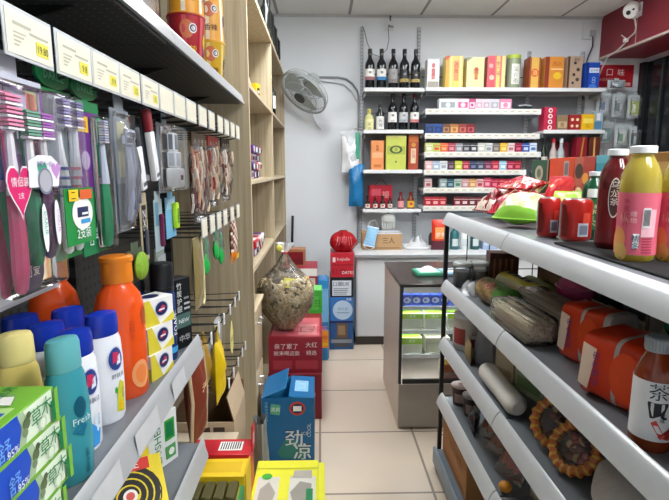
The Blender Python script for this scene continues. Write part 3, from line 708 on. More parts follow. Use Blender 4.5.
# white bottles with dark blue caps
wb = [(.030, 0), (.034, .008), (.0355, .06), (.0355, .12), (.033, .155), (.029, .166)]
wc = [(.0292, .1665), (.031, .169), (.0305, .196), (.028, .207), (.012, .211)]
def body_wash(label, loc, rz, yellow):
    def pr(b_, w_):
        w_.ell(b_, 12, .122, .018, .024, mat('#c9cfe4', .35)); w_.ell(b_, 12, .122, .0155, .0215, mat('#2c4488', .35)); w_.shape(b_, 8, .126, [(-.006, -.012), (.006, -.008), (.008, .008), (-.004, .010)], mat('#c8325c', .4), .0022); w_.shape(b_, 20, .118, [(-.006, -.008), (.004, -.006), (.005, .012), (-.002, .008)], mat('#dfe6f4', .4), .0022)
        w_.text(b_, '舒肤佳', 16, .09, .009, NAVY)
        if yellow:
            w_.shape(b_, 18, .05, [(-.008, -.03), (.012, -.035), (.014, .02), (.002, .03), (-.006, .005)], mat('#d8d43c', .35)); w_.ell(b_, 24, .03, .007, .009, YEL); w_.ell(b_, 6, .062, .003, .006, GRN)
        else:
            w_.shape(b_, 10, .035, [(-.014, .03), (-.004, -.005), (-.002, -.028), (.012, -.026), (.016, .0), (.004, .008)], mat('#3f9ce0', .35)); w_.ell(b_, 24, .048, .006, .016, mat('#dcebf6', .35)); w_.shape(b_, -4, .055, [(-.002, -.01), (.001, -.01), (-.003, .012), (-.006, .012)], mat('#27324a', .4))
        w_.text(b_, '沐浴露', 30, .06, .006, mat('#7c8496', .5), vert=True)
    return bottle('body_wash_bottle', label, 'bottle', loc, wb, mat('#e9edf3', .25), wc, mat('#1a36a8', .22), rz, 1.0, .66, 'white bottles with dark blue caps', prints=pr)
body_wash('white bottle with dark blue cap and yellow print, beside the front orange bottle', (-.402, .893, ZA), 58, True)
body_wash('white bottle with dark blue cap and light blue print, just behind the teal bottle', (-.402, .79, ZA), 60, False)
body_wash('white bottle with dark blue cap, between the teal and the cream bottle', (-.468, .83, ZA), 55, False)
body_wash('white bottle with dark blue cap, farthest back in front of the rear orange bottle', (-.478, .925, ZA), 55, True)
body_wash('white bottle with dark blue cap, behind the cream bottle at the left edge', (-.54, .88, ZA), 50, True)
# orange lotion bottles
ob = [(.043, 0), (.048, .008), (.0485, .12), (.0475, .19), (.042, .215), (.029, .234), (.026, .24)]
oc = [(.029, .2405), (.0305, .243), (.0295, .281), (.0325, .284), (.0325, .293), (.028, .296)]
def lotion(label, loc, rz):
    def pr(b_, w_):
        w_.ell(b_, 38, .05, .022, .03, mat('#f2a26a', .35)); w_.ell(b_, 38, .05, .014, .02, mat('#f08a4a', .35)); w_.text(b_, '花露水', 20, .16, .012, mat('#c8441a', .4), vert=True)
        w_.ell(b_, 60, .17, .008, .02, mat('#b2562e', .4))
    return bottle('lotion_bottle', label, 'bottle', loc, ob, mat('#f0581c', .2, var=.03, coat=.3), oc, mat('#f08a28', .3), rz, 1.0, .72, 'orange bottles', prints=pr, n=28)
lotion('big orange bottle with orange cap, fully in view behind the white bottles', (-.412, 1.0, ZA), 30)
lotion('big orange bottle half hidden behind the grey toothbrush pack', (-.553, 1.02, ZA), 30)
# soap boxes
for i in range(3):
    sy = mat('#f2f2ee', .35)
    carton('soap_box', ['bottom white and yellow soap box beside the orange bottle', 'middle white and yellow soap box beside the orange bottle', 'top white and yellow soap box beside the orange bottle'][i], 'soap box', (-.39, 1.105+.006*i, ZA+i*.0602), 74-6*i, (.085, .055, .06), sy,
           [('F', 'p', [(0, 0), (.5, 0), (.16, 1), (0, 1)], mat('#dccf3c', .35)), ('F', 'p', [(.5, 0), (1, 0), (1, .35)], mat('#e6d84a', .35)), ('F', 'c', .56, .58, .30, mat('#c3cbe4', .35), 1.15), ('F', 'c', .56, .58, .26, NAVY, 1.15), ('F', 'p', [(.42, .5), (.6, .72), (.7, .62), (.52, .45)], mat('#cf3a5c', .4)), ('F', 'r', .46, .52, .66, .58, WHITE), ('L', 'r', 0, 0, 1, .5, mat('#dccf3c', .35)), ('L', 'c', .5, .4, .25, YEL), ('T', 'c', .5, .5, .3, NAVY, 1.3)], 'stacked soap boxes')
# black capped cans
for k, (x, y, lb) in enumerate(((-.458, 1.20, 'navy can with black cap, nearer the orange bottle'), (-.388, 1.20, 'navy can with black cap, nearer the black toothpaste box'))):
    bottle('spray_can', lb, 'can', (x, y, ZA), [(.027, 0), (.029, .004), (.029, .165), (.026, .175)], mat('#2c4a8c', .25, .3), [(.0285, .1755), (.0285, .185), (.0275, .186), (.0275, .235), (.025, .243)], mat('#15181c', .35), 40, group='navy spray cans',
           prints=lambda b_, w_: (w_.text(b_, 'FOAM', 40, .09, .014, WHITE, turn=True), w_.rect(b_, 0, 70, .02, .035, CYAN), w_.text(b_, 'MEN', 10, .12, .012, mat('#9fb8e6', .4))))
carton('toothpaste_box', 'upright black box with white lettering at the far end of the shelf', 'box', (-.38, 1.288, ZA), 62, (.06, .04, .187), mat('#14181b', .35),
       [('F', 'r', .08, .3, .92, .5, mat('#4a6a64', .4)), ('F', 'tv', '竹炭护龈', .3, .9, .095, mat('#dfe6e4', .4)), ('F', 'r', .55, .55, .9, .58, LGREY), ('F', 'r', .55, .62, .9, .65, LGREY), ('F', 'r', .55, .7, .85, .73, GREY), ('F', 't', 'NEW', .5, .4, .06, WHITE), ('F', 't', '中华', .5, .15, .1, LGREY), ('L', 'tr', 'BLACK', .5, .5, .3, GREY)])

# ================================================================ goods on the shelf below
ZB = .6302
carton('red_box', 'flat red box lying beneath the yellow coil box', 'box', (-.45, .86, ZB), 80, (.22, .13, .042), RED, [('T', 't', '蚊香', .5, .5, .4, YEL), ('F', 'r', .1, .2, .9, .8, WHITE), ('F', 'r', .12, .26, .88, .74, RED)])
def coil_box(label, loc, rz, rx, s=.125):
    ky = mat('#e6cf2a', .4)
    carton('mosquito_coil_box', label, 'mosquito coil box', loc, rz, (s, s, .03), ky, [('T', 'c', .5, .45, .44, mat('#201c10', .5)), ('T', 'c', .5, .45, .42, ky), ('T', 'sp', .5, .45, .40, .075, mat('#1e1a12', .5)), ('T', 'c', .5, .45, .1, PAPER), ('T', 'c', .5, .45, .06, mat('#d85c50', .4)), ('T', 'r', .18, .80, .82, .98, mat('#d23a30', .4)), ('T', 't', '蚊香王', .5, .89, .11, WHITE), ('T', 'c', .9, .1, .06, GRN), ('T', 'c', .1, .1, .05, BLACK), ('F', 'r', .05, .2, .95, .8, BLACK), ('R', 'r', .05, .2, .95, .8, GRN)], None, .001, None, rx)
coil_box('yellow box with a black spiral lying tilted on the red box', (-.40, .955, ZB+.094), 28, 36, .14)
coil_box('yellow box with a black spiral standing behind the tilted one', (-.465, 1.085, ZB+.0605), 60, 76, .12)
carton('medicine_box', 'tall white box with green squares standing on the second left shelf', 'box', (-.44, 1.235, ZB), 62, (.10, .06, .145), mat('#e4e8e4', .4), [('F', 'r', .55, .45, .9, .85, GRN), ('F', 'r', .6, .5, .85, .8, DGRN), ('F', 'tr', 'LIUSHEN', .3, .5, .22, DGRN), ('F', 'r', .55, .1, .9, .35, mat('#57a05a', .4)), ('F', 'c', .75, .22, .1, PAPER)])
carton('medicine_box', 'narrow white and green box beside the tall white box with green squares', 'box', (-.475, 1.30, ZB), 62, (.07, .05, .13), mat('#dfe6df', .4), [('F', 'r', 0, .7, 1, 1, DGRN), ('F', 'tr', 'HERBAL', .4, .35, .24, GRN)])

# ================================================================ top of the left gondola
ZT = 1.7102
def bucket(label, x, y, z, top, m1, m2, m3, flip=False, group='noodle buckets'):
    t = thing('noodle_bucket', label, 'noodle bucket', (x, y, z), 40, group)
    pf = [(.043, 0), (.045, .003), (.055, .138)]
    if flip: pf = [(.053, .0), (.0525, .1), (.050, .15)]
    q = B(); q.lathe(pf, m1, 24); w = Wrap(pf)
    H = pf[-1][1]
    for a in range(0, 360, 60): w.rect(q, a+20, a+34, .004, H-.004, m2)
    w.ell(q, -25, H*.7, .02, .026, mat('#d87a52', .4)); w.ell(q, -5, H*.72, .012, .014, WHITE); w.ell(q, -5, H*.72, .009, .010, INK); w.ell(q, -4, H*.72, .006, .007, WHITE)
    w.ell(q, 45, H*.5, .008, .02, m3); w.ell(q, 60, H*.45, .018, .035, mat('#b8a8c8', .4)); w.ell(q, 60, H*.6, .01, .012, mat('#4c7a4a', .4)); w.text(q, '香辣', -20, H*.3, .022, m3); w.text(q, '面', 60, H*.3, .018, INK)
    q.build('paper_cup', t)
    q = B(); zr = H if not flip else 0.
    q.tube([(pf[-1 if not flip else 0][0]*math.cos(k*PI/12), pf[-1 if not flip else 0][0]*math.sin(k*PI/12), zr+(.002 if flip else -.001)) for k in range(24)], .0028, m1, 6, True); q.build('rim', t)
    q = B(); q.lathe([(pf[-1][0]-.001, H+.0005), (pf[-1][0]-.001, H+.0015)], m2, 24); q.build('lid', t)
CR = mat('#b82832', .4); CO = mat('#f0a52a', .4)
bucket('red paper noodle bucket at the front of the top shelf, under an orange one', -.402, 1.60, ZT, 0, CR, mat('#d4545a', .4), YEL)
bucket('orange and white paper bucket stacked on the red noodle bucket', -.402, 1.60, ZT+.1405, 1, CO, mat('#f3e6cc', .4), BROWN, True)
bucket('yellow paper noodle bucket nearer the wooden panel, under an orange one', -.402, 1.92, ZT, 0, mat('#e0b41e', .4), mat('#f0dc8c', .4), BROWN)
bucket('orange and cream paper bucket stacked on the yellow noodle bucket', -.402, 1.92, ZT+.1405, 1, mat('#f2b24a', .4), mat('#f6ead2', .4), BROWN, True)
for k, (y, l) in enumerate(((1.20, .24), (.90, .3))):
    t = thing('wrapped_tray', ['clear film-wrapped grey tray next to the red noodle bucket', 'clear film-wrapped grey tray at the top edge of the photo'][k], 'wrapped pack', (-.47, y, ZT), 90)
    q = B(); q.box(-l/2+.008, l/2-.008, -.07, .07, .003, .10, mat('#8f9092', .4), .01); q.box(-l/2+.03, l/2-.03, -.0712, -.0702, .03, .07, mat('#b8b4ae', .4)); q.build('tray', t)
    q = B(); q.box(-l/2, l/2, -.078, .078, .0, .11, CLEAR2, .014); q.build('film_wrap', t)
carton('white_box', 'white box behind the yellow noodle bucket on the top left shelf', 'box', (-.50, 2.10, ZT), 90, (.15, .1, .26), mat('#e6e4dc', .5), [('F', 'r', .1, .1, .9, .3, LGREY)])

# ================================================================ cartons on the floor, left of the aisle
def open_carton(name, label, loc, rz, dim, m, mi, flaps, ops=(), th=.005, cat='carton', base=True):
    """open topped carton: walls, floor and hinged flaps; flaps = {side: (length, angle from upright outward)}"""
    w, d, h = dim; t = thing(name, label, cat, loc, rz)
    q = B(); q.box(-w/2, w/2, -d/2, -d/2+th, 0, h, m, 0, {'K': mi}); q.box(-w/2, w/2, d/2-th, d/2, 0, h, m, 0, {'F': mi})
    q.box(-w/2, -w/2+th, -d/2+th, d/2-th, 0, h, m, 0, {'R': mi}); q.box(w/2-th, w/2, -d/2+th, d/2-th, 0, h, m, 0, {'L': mi})
    q.box(-w/2+th, w/2-th, -d/2+th, d/2-th, 0, th, mi); decor(q, w, d, h, ops); q.build('carton_body', t)
    for s, (l, a, *o) in flaps.items():
        q = B(); L = w if s in 'FK' else d
        q.box(-L/2+.003, L/2-.003, 0, .004, 0, l, mi, 0, {'F': m, 'K': mi})
        if o:
            for op in o[0]: decor(q, L, .0, l, [op])
        M = {'F': Matrix.Translation((0, -d/2, h)), 'K': Matrix.Translation((0, d/2, h)) @ Matrix.Rotation(PI, 4, 'Z'), 'L': Matrix.Translation((-w/2, 0, h)) @ Matrix.Rotation(-PI/2, 4, 'Z'), 'R': Matrix.Translation((w/2, 0, h)) @ Matrix.Rotation(PI/2, 4, 'Z')}[s]
        q.bm.transform(M @ Matrix.Rotation(R(a), 4, 'X')); q.build('flap', t)
    return t
bl = mat('#14669a', .45, var=.05, scale=6); blin = mat('#3aa0d4', .5)
emb = mat('#c9d6dc', .45)
open_carton('blue_carton', 'blue drink carton with half open flaps standing on the floor behind the yellow carton', (-.162, 2.37, .0005), 0, (.25, .25, .326), bl, blin,
    {'L': (.125, -66), 'R': (.121, -86, [('F', 'r', .25, .25, .75, .8, mat('#8fc4e4', .5)), ('F', 't', '劲凉', .5, .5, .3, PAPER)])},
    [('F', 'p', [(.28, .14), (.45, .36), (.62, .34), (.9, .16), (.8, .03), (.36, .05)], mat('#2f8078', .45)), ('F', 't', '劲', .595, .375, .28, mat('#0c3c58', .45)), ('F', 't', '凉', .765, .165, .28, mat('#0c3c58', .45)), ('F', 't', '劲', .60, .37, .26, mat('#d4e0e4', .45)), ('F', 't', '劲', .612, .372, .26, mat('#d4e0e4', .45)), ('F', 't', '凉', .76, .16, .26, mat('#d4e0e4', .45)), ('F', 't', '凉', .772, .162, .26, mat('#d4e0e4', .45)), ('F', 'c', .68, .84, .14, mat('#c9402f', .4), 1.1), ('F', 'c', .68, .84, .10, NAVY, 1.2), ('F', 'r', .6, .8, .76, .88, PAPER),
     ('F', 'p', [(.16, .76), (.34, .74), (.36, .9), (.18, .92)], mat('#5fae8a', .4)), ('F', 't', '清爽', .26, .83, .07, mat('#d8e8e0', .4)), ('F', 'tv', '冰爽劲凉饮料', .09, .93, .045, mat('#8fc4da', .5)), ('F', 't', 'ICE', .82, .45, .05, emb), ('F', 'tr', 'COOL', .9, .5, .07, emb), ('R', 'r', .1, .2, .9, .8, mat('#12608c', .45))])
yl = mat('#d8d62e', .5, var=.05, scale=6)
t = thing('yellow_carton', 'yellow-green closed carton with grey and white panels on the floor in front', 'carton', (-.118, 1.60, .0005), 0)
q = B(); q.box(-.128, .104, -.18, .18, 0, .295, yl, .003, None, 1)
decor(q, .232, .36, .295, []); q.M = Matrix.Translation((-.012, 0, 0))
decor(q, .232, .36, .295, [('T', 'r', .06, .05, .40, .70, mat('#c8c7bb', .5)), ('T', 'r', .56, .05, .96, .70, mat('#c8c7bb', .5)), ('T', 'p', [(.1, .15), (.28, .1), (.36, .45), (.24, .62), (.12, .5)], mat('#9b968a', .5)), ('T', 'p', [(.58, .45), (.72, .62), (.9, .58), (.88, .2), (.7, .1)], mat('#8f8a80', .5)), ('T', 'r', .82, .3, .92, .5, DGRN), ('T', 'r', .0, .835, 1, .845, mat('#a9a820', .5)), ('T', 'p', [(.6, .68), (.9, .66), (.9, .8), (.62, .8)], mat('#a8a296', .5)), ('T', 'c', .2, .7, .08, GRN), ('F', 't', '花生', .5, .6, .3, GRN)])
q.build('carton_body', t)
q = B(); q.box(.1045, .128, -.178, .178, .276, .284, yl, .001, None, 1); q.box(.1045, .108, -.178, .178, .1, .276, mat('#cfcc30', .5)); q.build('side_flap', t)
rd = mat('#8f1f2c', .5, var=.06, scale=8); rpk = mat('#c0505c', .5)
txt1 = [('F', 't', '亲了累了', .33, .74, .15, mat('#e8d4d0', .5)), ('F', 't', '就来喝这款', .34, .55, .13, mat('#e8d4d0', .5)), ('F', 't', '大红', .80, .78, .15, mat('#e8d4d0', .5)), ('F', 't', '精选', .80, .56, .13, mat('#e8d4d0', .5)), ('F', 'r', .08, .1, .44, .35, mat('#a83540', .5)), ('F', 'r', .5, .1, .92, .35, mat('#a83540', .5)), ('T', 'r', .05, .05, .95, .95, mat('#c9606a', .5)), ('T', 'r', .55, .1, .9, .6, mat('#dc8f92', .5)), ('T', 't', '红茶', .72, .35, .3, mat('#b03a46', .5))]  # pink panels on top paint the lit top face into the colour
carton('red_carton', 'red carton with pale lettering under the bag of peanuts, upper of two', 'carton', (-.147, 2.87, .2705), 0, (.30, .38, .21), rd, txt1, 'stacked red cartons', .002)
carton('red_carton', 'dark red carton behind the blue carton, lower of two', 'carton', (-.15, 2.85, .0005), 0, (.30, .38, .2695), mat('#7c1826', .5, var=.06, scale=8), [('F', 't', '红茶饮品', .5, .6, .2, mat('#d8b0ac', .5)), ('R', 't', '红茶', .4, .5, .3, mat('#c98c8c', .5))], 'stacked red cartons', .002)
carton('red_carton', 'plain maroon carton under the small green box, farther along the aisle', 'carton', (-.15, 3.27, .0005), 0, (.30, .36, .465), mat('#86202c', .5), [('R', 'r', .1, .3, .9, .8, rpk)], None, .002)
carton('green_box', 'small bright green box standing on a maroon carton beside the peanuts', 'box', (-.052, 3.27, .466), 0, (.115, .16, .155), mat('#3fae3a', .4), [('T', 'r', .05, .05, .95, .95, mat('#6fd060', .4)), ('F', 'r', .2, .15, .8, .75, mat('#5cc04c', .4)), ('F', 't', '绿豆', .5, .45, .3, mat('#1d7a26', .4)), ('R', 'r', .1, .2, .9, .8, mat('#2c9030', .4))])
carton('snack_carton', 'red and white striped carton behind the green box', 'carton', (-.16, 3.68, .0005), 0, (.26, .3, .70), mat('#9c2436', .5), [('F', 'r', .0, .92, 1, 1, PAPER), ('F', 'r', .05, .75, .3, .9, PAPER), ('F', 'r', .38, .75, .6, .9, PAPER), ('F', 'r', .68, .75, .95, .9, mat('#d8c8b8', .5)), ('F', 'r', .05, .5, .95, .7, mat('#b5694c', .5))], None, .002)
carton('framed_box', 'maroon panelled brown box on top of the striped carton behind the peanuts', 'box', (-.19, 3.68, .7012), 0, (.145, .12, .125), mat('#a5734f', .6), [('F', 'r', .1, .08, .9, .84, DRED), ('F', 'r', .1, .08, .9, .45, mat('#6b1420', .5))], None, .002)
t = thing('blue_water_pack', 'blue film-wrapped pack standing between the green box and the counter stack', 'water pack', (.005, 3.62, .0005), 0)
q = B(); q.box(-.035, .05, -.09, .09, 0, .62, mat('#2f7fb8', .25, bump=.3), .02); q.build('pack_body', t)
q = B(); q.box(-.03, .045, -.0915, -.0905, .3, .55, mat('#74b5dc', .3)); q.build('front_label', t)
carton('orange_card', 'orange card sticking out from the side of the upper red carton', 'card', (.0215, 2.74, .395), 0, (.036, .003, .10), mat('#f09a2c', .5), [('F', 't', '特价', .5, .6, .25, RED), ('F', 'r', .1, .1, .9, .3, YEL)], None, 0)
# bag of peanuts
t = thing('peanut_bag', 'clear knotted bag full of peanuts sitting on the red cartons', 'peanut bag', (-.205, 2.80, .481), 0)
def bag_r(v):       # radius along the height
    K = ((0, .035), (.06, .062), (.15, .10), (.3, .145), (.45, .162), (.56, .158), (.66, .13), (.76, .085), (.88, .04), (1, .013))
    for (a, ra), (c, rc) in zip(K, K[1:]):
        if v <= c: return ra+(rc-ra)*(v-a)/(c-a)
    return .013
rn = random.Random(3); q = B(); pm = [mat('#dcc698', .7, bump=.4, scale=200), mat('#c8ac78', .7, bump=.4, scale=200), mat('#ecdcb8', .7, bump=.4, scale=200)]
def nut(c, ax, m):
    a = Vector(ax).normalized(); u = a.orthogonal().normalized(); w = a.cross(u); L = .0145
    rings = []
    for (s, r) in ((-1, .003), (-.7, .0072), (-.3, .0078), (0, .006), (.3, .0078), (.7, .0072), (1, .003)):
        rings.append([q.v(Vector(c)+a*s*L+u*r*math.cos(k*PI/3)+w*r*math.sin(k*PI/3)) for k in range(6)])
    for i in range(6):
        for k in range(6): q.f([rings[i][k], rings[i][(k+1) % 6], rings[i+1][(k+1) % 6], rings[i+1][k]], m)
    q.f(rings[0][::-1], m); q.f(rings[-1], m)
HB = .49
for i in range(1250):
    v = rn.uniform(.02, .66); th = rn.uniform(0, 2*PI); rr = bag_r(v)*(.94-.08*rn.random())
    if th > PI*.1 and th < PI*.9 and rn.random() < .5: continue
    nut((rr*math.cos(th), rr*.8*math.sin(th), .012+v*HB*.93), (rn.uniform(-1, 1), rn.uniform(-.5, .5), rn.uniform(-1, 1)), rn.choice(pm))
o = q.build('peanuts', t); o['kind'] = 'stuff'
q = B(); q.grid(lambda u, v: (bag_r(v)*.80*math.cos(2*PI*u), bag_r(v)*.62*math.sin(2*PI*u), .02+min(v, .58)*HB*.93), 18, 12, mat('#5c4628', .9), True); o = q.build('dark_gap_core', t)  # dark core paints in the shade of the gaps between nuts
q = B(); q.grid(lambda u, v: ((bag_r(v)*(1.02+.05*math.sin(14*PI*u)*(v > .55)))*math.cos(2*PI*u), (bag_r(v)*.84*(1.02+.05*math.sin(12*PI*u+2)*(v > .55)))*math.sin(2*PI*u), v*HB*.94), 40, 24, film('#eef0e8', .08, .12, .5), True); q.build('clear_bag', t)
q = B(); q.grid(lambda u, v: ((.012+.035*v*(1+.5*math.sin(6*PI*u)))*math.cos(2*PI*u), (.012+.03*v*(1+.5*math.sin(8*PI*u)))*math.sin(2*PI*u), HB*.93+.055*v), 24, 5, FROST, True); q.tube([(.014*math.cos(k*PI/5), .014*math.sin(k*PI/5), HB*.93) for k in range(10)], .004, RED, 6, True); q.build('knotted_neck', t)
q = B(); q.M = Matrix.Translation((.02, -.085, .295)) @ Matrix.Rotation(R(-38), 4, 'X'); q.poly([(-.035, -.0, -.02), (.03, -.0, -.03), (.045, .0, .03), (-.02, 0, .04)], mat('#e4dc4a', .4)); q.poly([(-.02, -.001, -.005), (.02, -.001, -.012), (.03, -.001, .012), (-.01, -.001, .02)], mat('#f3ef9c', .4)); q.build('yellow_label', t)
q = B(); q.M = Matrix.Translation((-.05, -.10, .24)) @ Matrix.Rotation(R(-25), 4, 'X'); q.poly([(-.03, 0, -.02), (.03, 0, -.02), (.035, 0, .02), (-.025, 0, .028)], PAPER); q.build('white_label', t)
q = B(); q.M = Matrix.Translation((-.03, -.02, .455)); q.ball((0, 0, .03), .02, .012, .022, mat('#e4dc6a', .4)); q.build('yellow_slip', t)
# near left cartons
cd2 = mat('#bfa98c', .8, bump=.1)
open_carton('cardboard_carton', 'open brown cardboard carton with a raised pale flap beside the wire hooks', (-.475, 1.87, .0005), 0, (.30, .26, .475), cd2, mat('#7f6448', .85),
    {'R': (.10, -14), 'L': (.10, -60), 'K': (.06, -2)}, [('F', 'r', .55, .90, .7, .96, mat('#4a3a30', .6)), ('F', 'r', .74, .90, .88, .96, mat('#4a3a30', .6)), ('F', 'r', .02, .88, .98, .885, mat('#9a876c', .8)), ('F', 't', '易碎', .3, .5, .1, mat('#6b5844', .8))])
t = thing('cardboard_carton', 'pale lidded cardboard carton in front of the open brown one', 'carton', (-.46, 1.70, .0005), 0)
q = B(); q.box(-.15, .15, -.03, .03, 0, .43, mat('#cfc0a8', .8), .002, None, 1); q.build('carton_body', t)
q = B(); q.box(-.153, .153, -.032, .032, .4305, .442, mat('#c4b49a', .8), .002, None, 1); q.build('carton_lid', t)
t = thing('red_carton', 'red topped carton with a white barcode label and raised flap, beside the cardboard carton', 'carton', (-.345, 1.614, .0005), 0)
q = B(); q.box(-.10, .10, -.05, .05, 0, .452, RED, .002, None, 1); decor(q, .2, .1, .452, [('T', 'r', .45, .25, .85, .8, PAPER)] + [('T', 'r', .48+.04*k, .3, .50+.04*k, .75, INK) for k in range(9)] + [('F', 't', '方便面', .5, .8, .1, YEL)]); q.build('carton_body', t)
q = B(); q.M = Matrix.Translation((.1005, .05, .42)) @ Matrix.Rotation(R(-14), 4, 'X'); q.box(-.002, .003, -.055, .0, .0, .085, RED, .0005, None, 1); q.box(.0031, .0035, -.045, -.012, .02, .06, mat('#e8b0b0', .5)); q.build('flap', t)
t = thing('yellow_carton', 'yellow carton between the red topped carton and the green biscuit carton', 'carton', (-.345, 1.503, .0005), 0)
q = B(); q.box(-.10, .10, -.05, .05, 0, .445, mat('#e8c41c', .5), .002, None, 1); decor(q, .2, .1, .445, [('T', 'r', .08, .2, .92, .8, mat('#d8b010', .5)), ('F', 't', '鸡蛋面', .5, .7, .12, RED)]); q.build('carton_body', t)
q = B(); q.box(.1005, .105, -.05, .05, .2, .452, mat('#d9b41a', .5), .001, None, 1); q.build('side_flap', t)
t = thing('biscuit_carton', 'green and dark yellow open tray of biscuits at the bottom edge, left of the aisle', 'carton', (-.345, 1.355, .0005), 0)
q = B(); q.box(-.10, .10, -.09, .09, 0, .42, mat('#1f7a3c', .45), .002, None, 1); decor(q, .2, .18, .42, [('T', 'r', .05, .45, .95, .95, mat('#8f8220', .5)), ('T', 'r', .05, .08, .95, .4, DGRN)] + [('T', 'r', .06+.06*k, .08, .09+.06*k, .4, mat('#6fae6a', .5)) for k in range(15)]); q.build('carton_body', t)
for k in range(5):
    q = B(); q.box(-.09+.036*k, -.058+.036*k, .0, .085, .4215, .44, mat('#4a4418', .5), .004, None, 1); q.build('biscuit_sleeve', t)
t = thing('grey_bag', 'crumpled translucent grey bag between the yellow carton and the red-banded one', 'plastic bag', (-.25, 1.90, .0005), 12)
q = B(); q.grid(lambda u, v: ((.035*(1-.4*v)+.008*math.sin(5*2*PI*u+6*v))*math.cos(2*PI*u), (.075*(1-.3*v)+.01*math.sin(7*2*PI*u))*math.sin(2*PI*u), v*.40+.01*math.sin(6*PI*u)*v), 28, 10, mat('#8f9190', .3, bump=.6), True); q.build('bag_body', t)
# stack beside the counter
def st(*a, **k): return carton(*a, **k)
st('stacked_box', 'blue box with a brown picture at the foot of the stack beside the counter', 'box', (.157, 3.90, .0005), 0, (.185, .26, .218), mat('#2a568c', .45), [('F', 'r', .3, .3, .75, .98, mat('#6b5540', .5)), ('F', 'r', .2, .1, .85, .45, mat('#4a4a4c', .5)), ('F', 'r', .05, .25, .95, .38, mat('#8a8f98', .5)), ('F', 'r', .35, .55, .65, .9, mat('#93775a', .5))])
st('stacked_box', 'blue box with a pale round panel, second from the bottom beside the counter', 'box', (.157, 3.90, .219), 0, (.185, .26, .205), mat('#3474b8', .45), [('F', 'c', .55, .5, .42, mat('#b9cfe0', .5)), ('F', 't', '洗衣液', .55, .55, .12, mat('#6a88a8', .5)), ('F', 'r', .3, .38, .8, .41, mat('#6a88a8', .5)), ('F', 'r', .0, .0, 1, .08, NAVY), ('F', 't', '清香', .8, .92, .1, PAPER)])
st('stacked_box', 'black box with a white printed panel in the stack beside the counter', 'box', (.160, 3.90, .4245), 0, (.18, .26, .158), mat('#17181c', .45), [('F', 'r', .08, .08, .9, .84, mat('#d8dde2', .5)), ('F', 't', '口罩', .3, .66, .2, INK), ('F', 't', '医用', .62, .66, .18, INK)] + [('F', 'r', .14, .14+.09*k, .7+.02*k, .18+.09*k, mat('#7a8088', .5)) for k in range(4)])
t = st('stacked_box', 'red box with white lettering at the top of the stack beside the counter', 'box', (.162, 3.90, .583), 0, (.175, .26, .185), mat('#c01f30', .4), [('F', 'r', 0, .5, 1, .54, mat('#8c1220', .4)), ('F', 't', 'baijialin', .55, .75, .17, mat('#f2dcdc', .4)), ('F', 'r', .08, .64, .2, .84, mat('#f2dcdc', .4)), ('F', 't', '红枣', .35, .25, .28, mat('#8c1220', .4)), ('F', 't', 'DATES', .75, .2, .12, mat('#f2dcdc', .4)), ('T', 'r', .05, .05, .95, .95, mat('#d04450', .4))])
t = thing('red_bag', 'crumpled dark red plastic bag lying on the red box beside the counter', 'plastic bag', (.175, 3.89, .7682), 0)
q = B(); q.grid(lambda u, v: ((.11*math.sin(PI*min(.97, .12+v*.88))**.6*(1+.06*math.sin(10*PI*u+5*v)))*math.cos(2*PI*u), (.105*math.sin(PI*min(.97, .12+v*.88))**.6*(1+.08*math.sin(14*PI*u)))*math.sin(2*PI*u), .165*v+.012*math.sin(8*PI*u+9*v)*math.sin(PI*v)), 36, 16, mat('#a3141e', .25, bump=.8, scale=60), True); q.build('bag_body', t)
q = B()
for k in range(7): q.tube([(-.06+.02*k, -.10+.003*abs(k-3), .06), (-.05+.018*k, -.101, .09), (-.045+.016*k, -.085, .125)], .0035, mat('#d2646a', .4), 5)
q.build('bag_folds', t)

# ================================================================ counter at the back
t = thing('counter', 'long white base counter with dark plinth against the back wall', 'counter', (0, 0, 0))
cw = mat('#d3d7d9', .45, var=.03, scale=4)
b = B(); b.box(.275, 2.30, 3.86, 4.42, .075, .728, cw); b.build('counter_body', t)
b = B(); b.box(.275, 2.30, 3.88, 4.40, 0, .0745, mat('#4a4644', .5)); b.build('plinth', t)
b = B(); b.box(.262, 2.32, 3.81, 4.425, .7285, .752, mat('#dfe2e2', .35), .003, {'F': mat('#8f9598', .4)}, 1); b.build('worktop', t)
for (xa, xb) in ((.285, .60), (.608, .923), (.931, 1.30), (1.308, 1.8), (1.808, 2.29)):
    b = B(); b.box(xa, xb, 3.842, 3.8595, .085, .70, cw, .002, None, 1); d = b.build('door', t)
    b = B(); b.tube([(xb-.03, 3.8415, .52), (xb-.03, 3.826, .52), (xb-.03, 3.826, .62), (xb-.03, 3.8415, .62)], .004, CHROME, 6); b.build('door_handle', d)

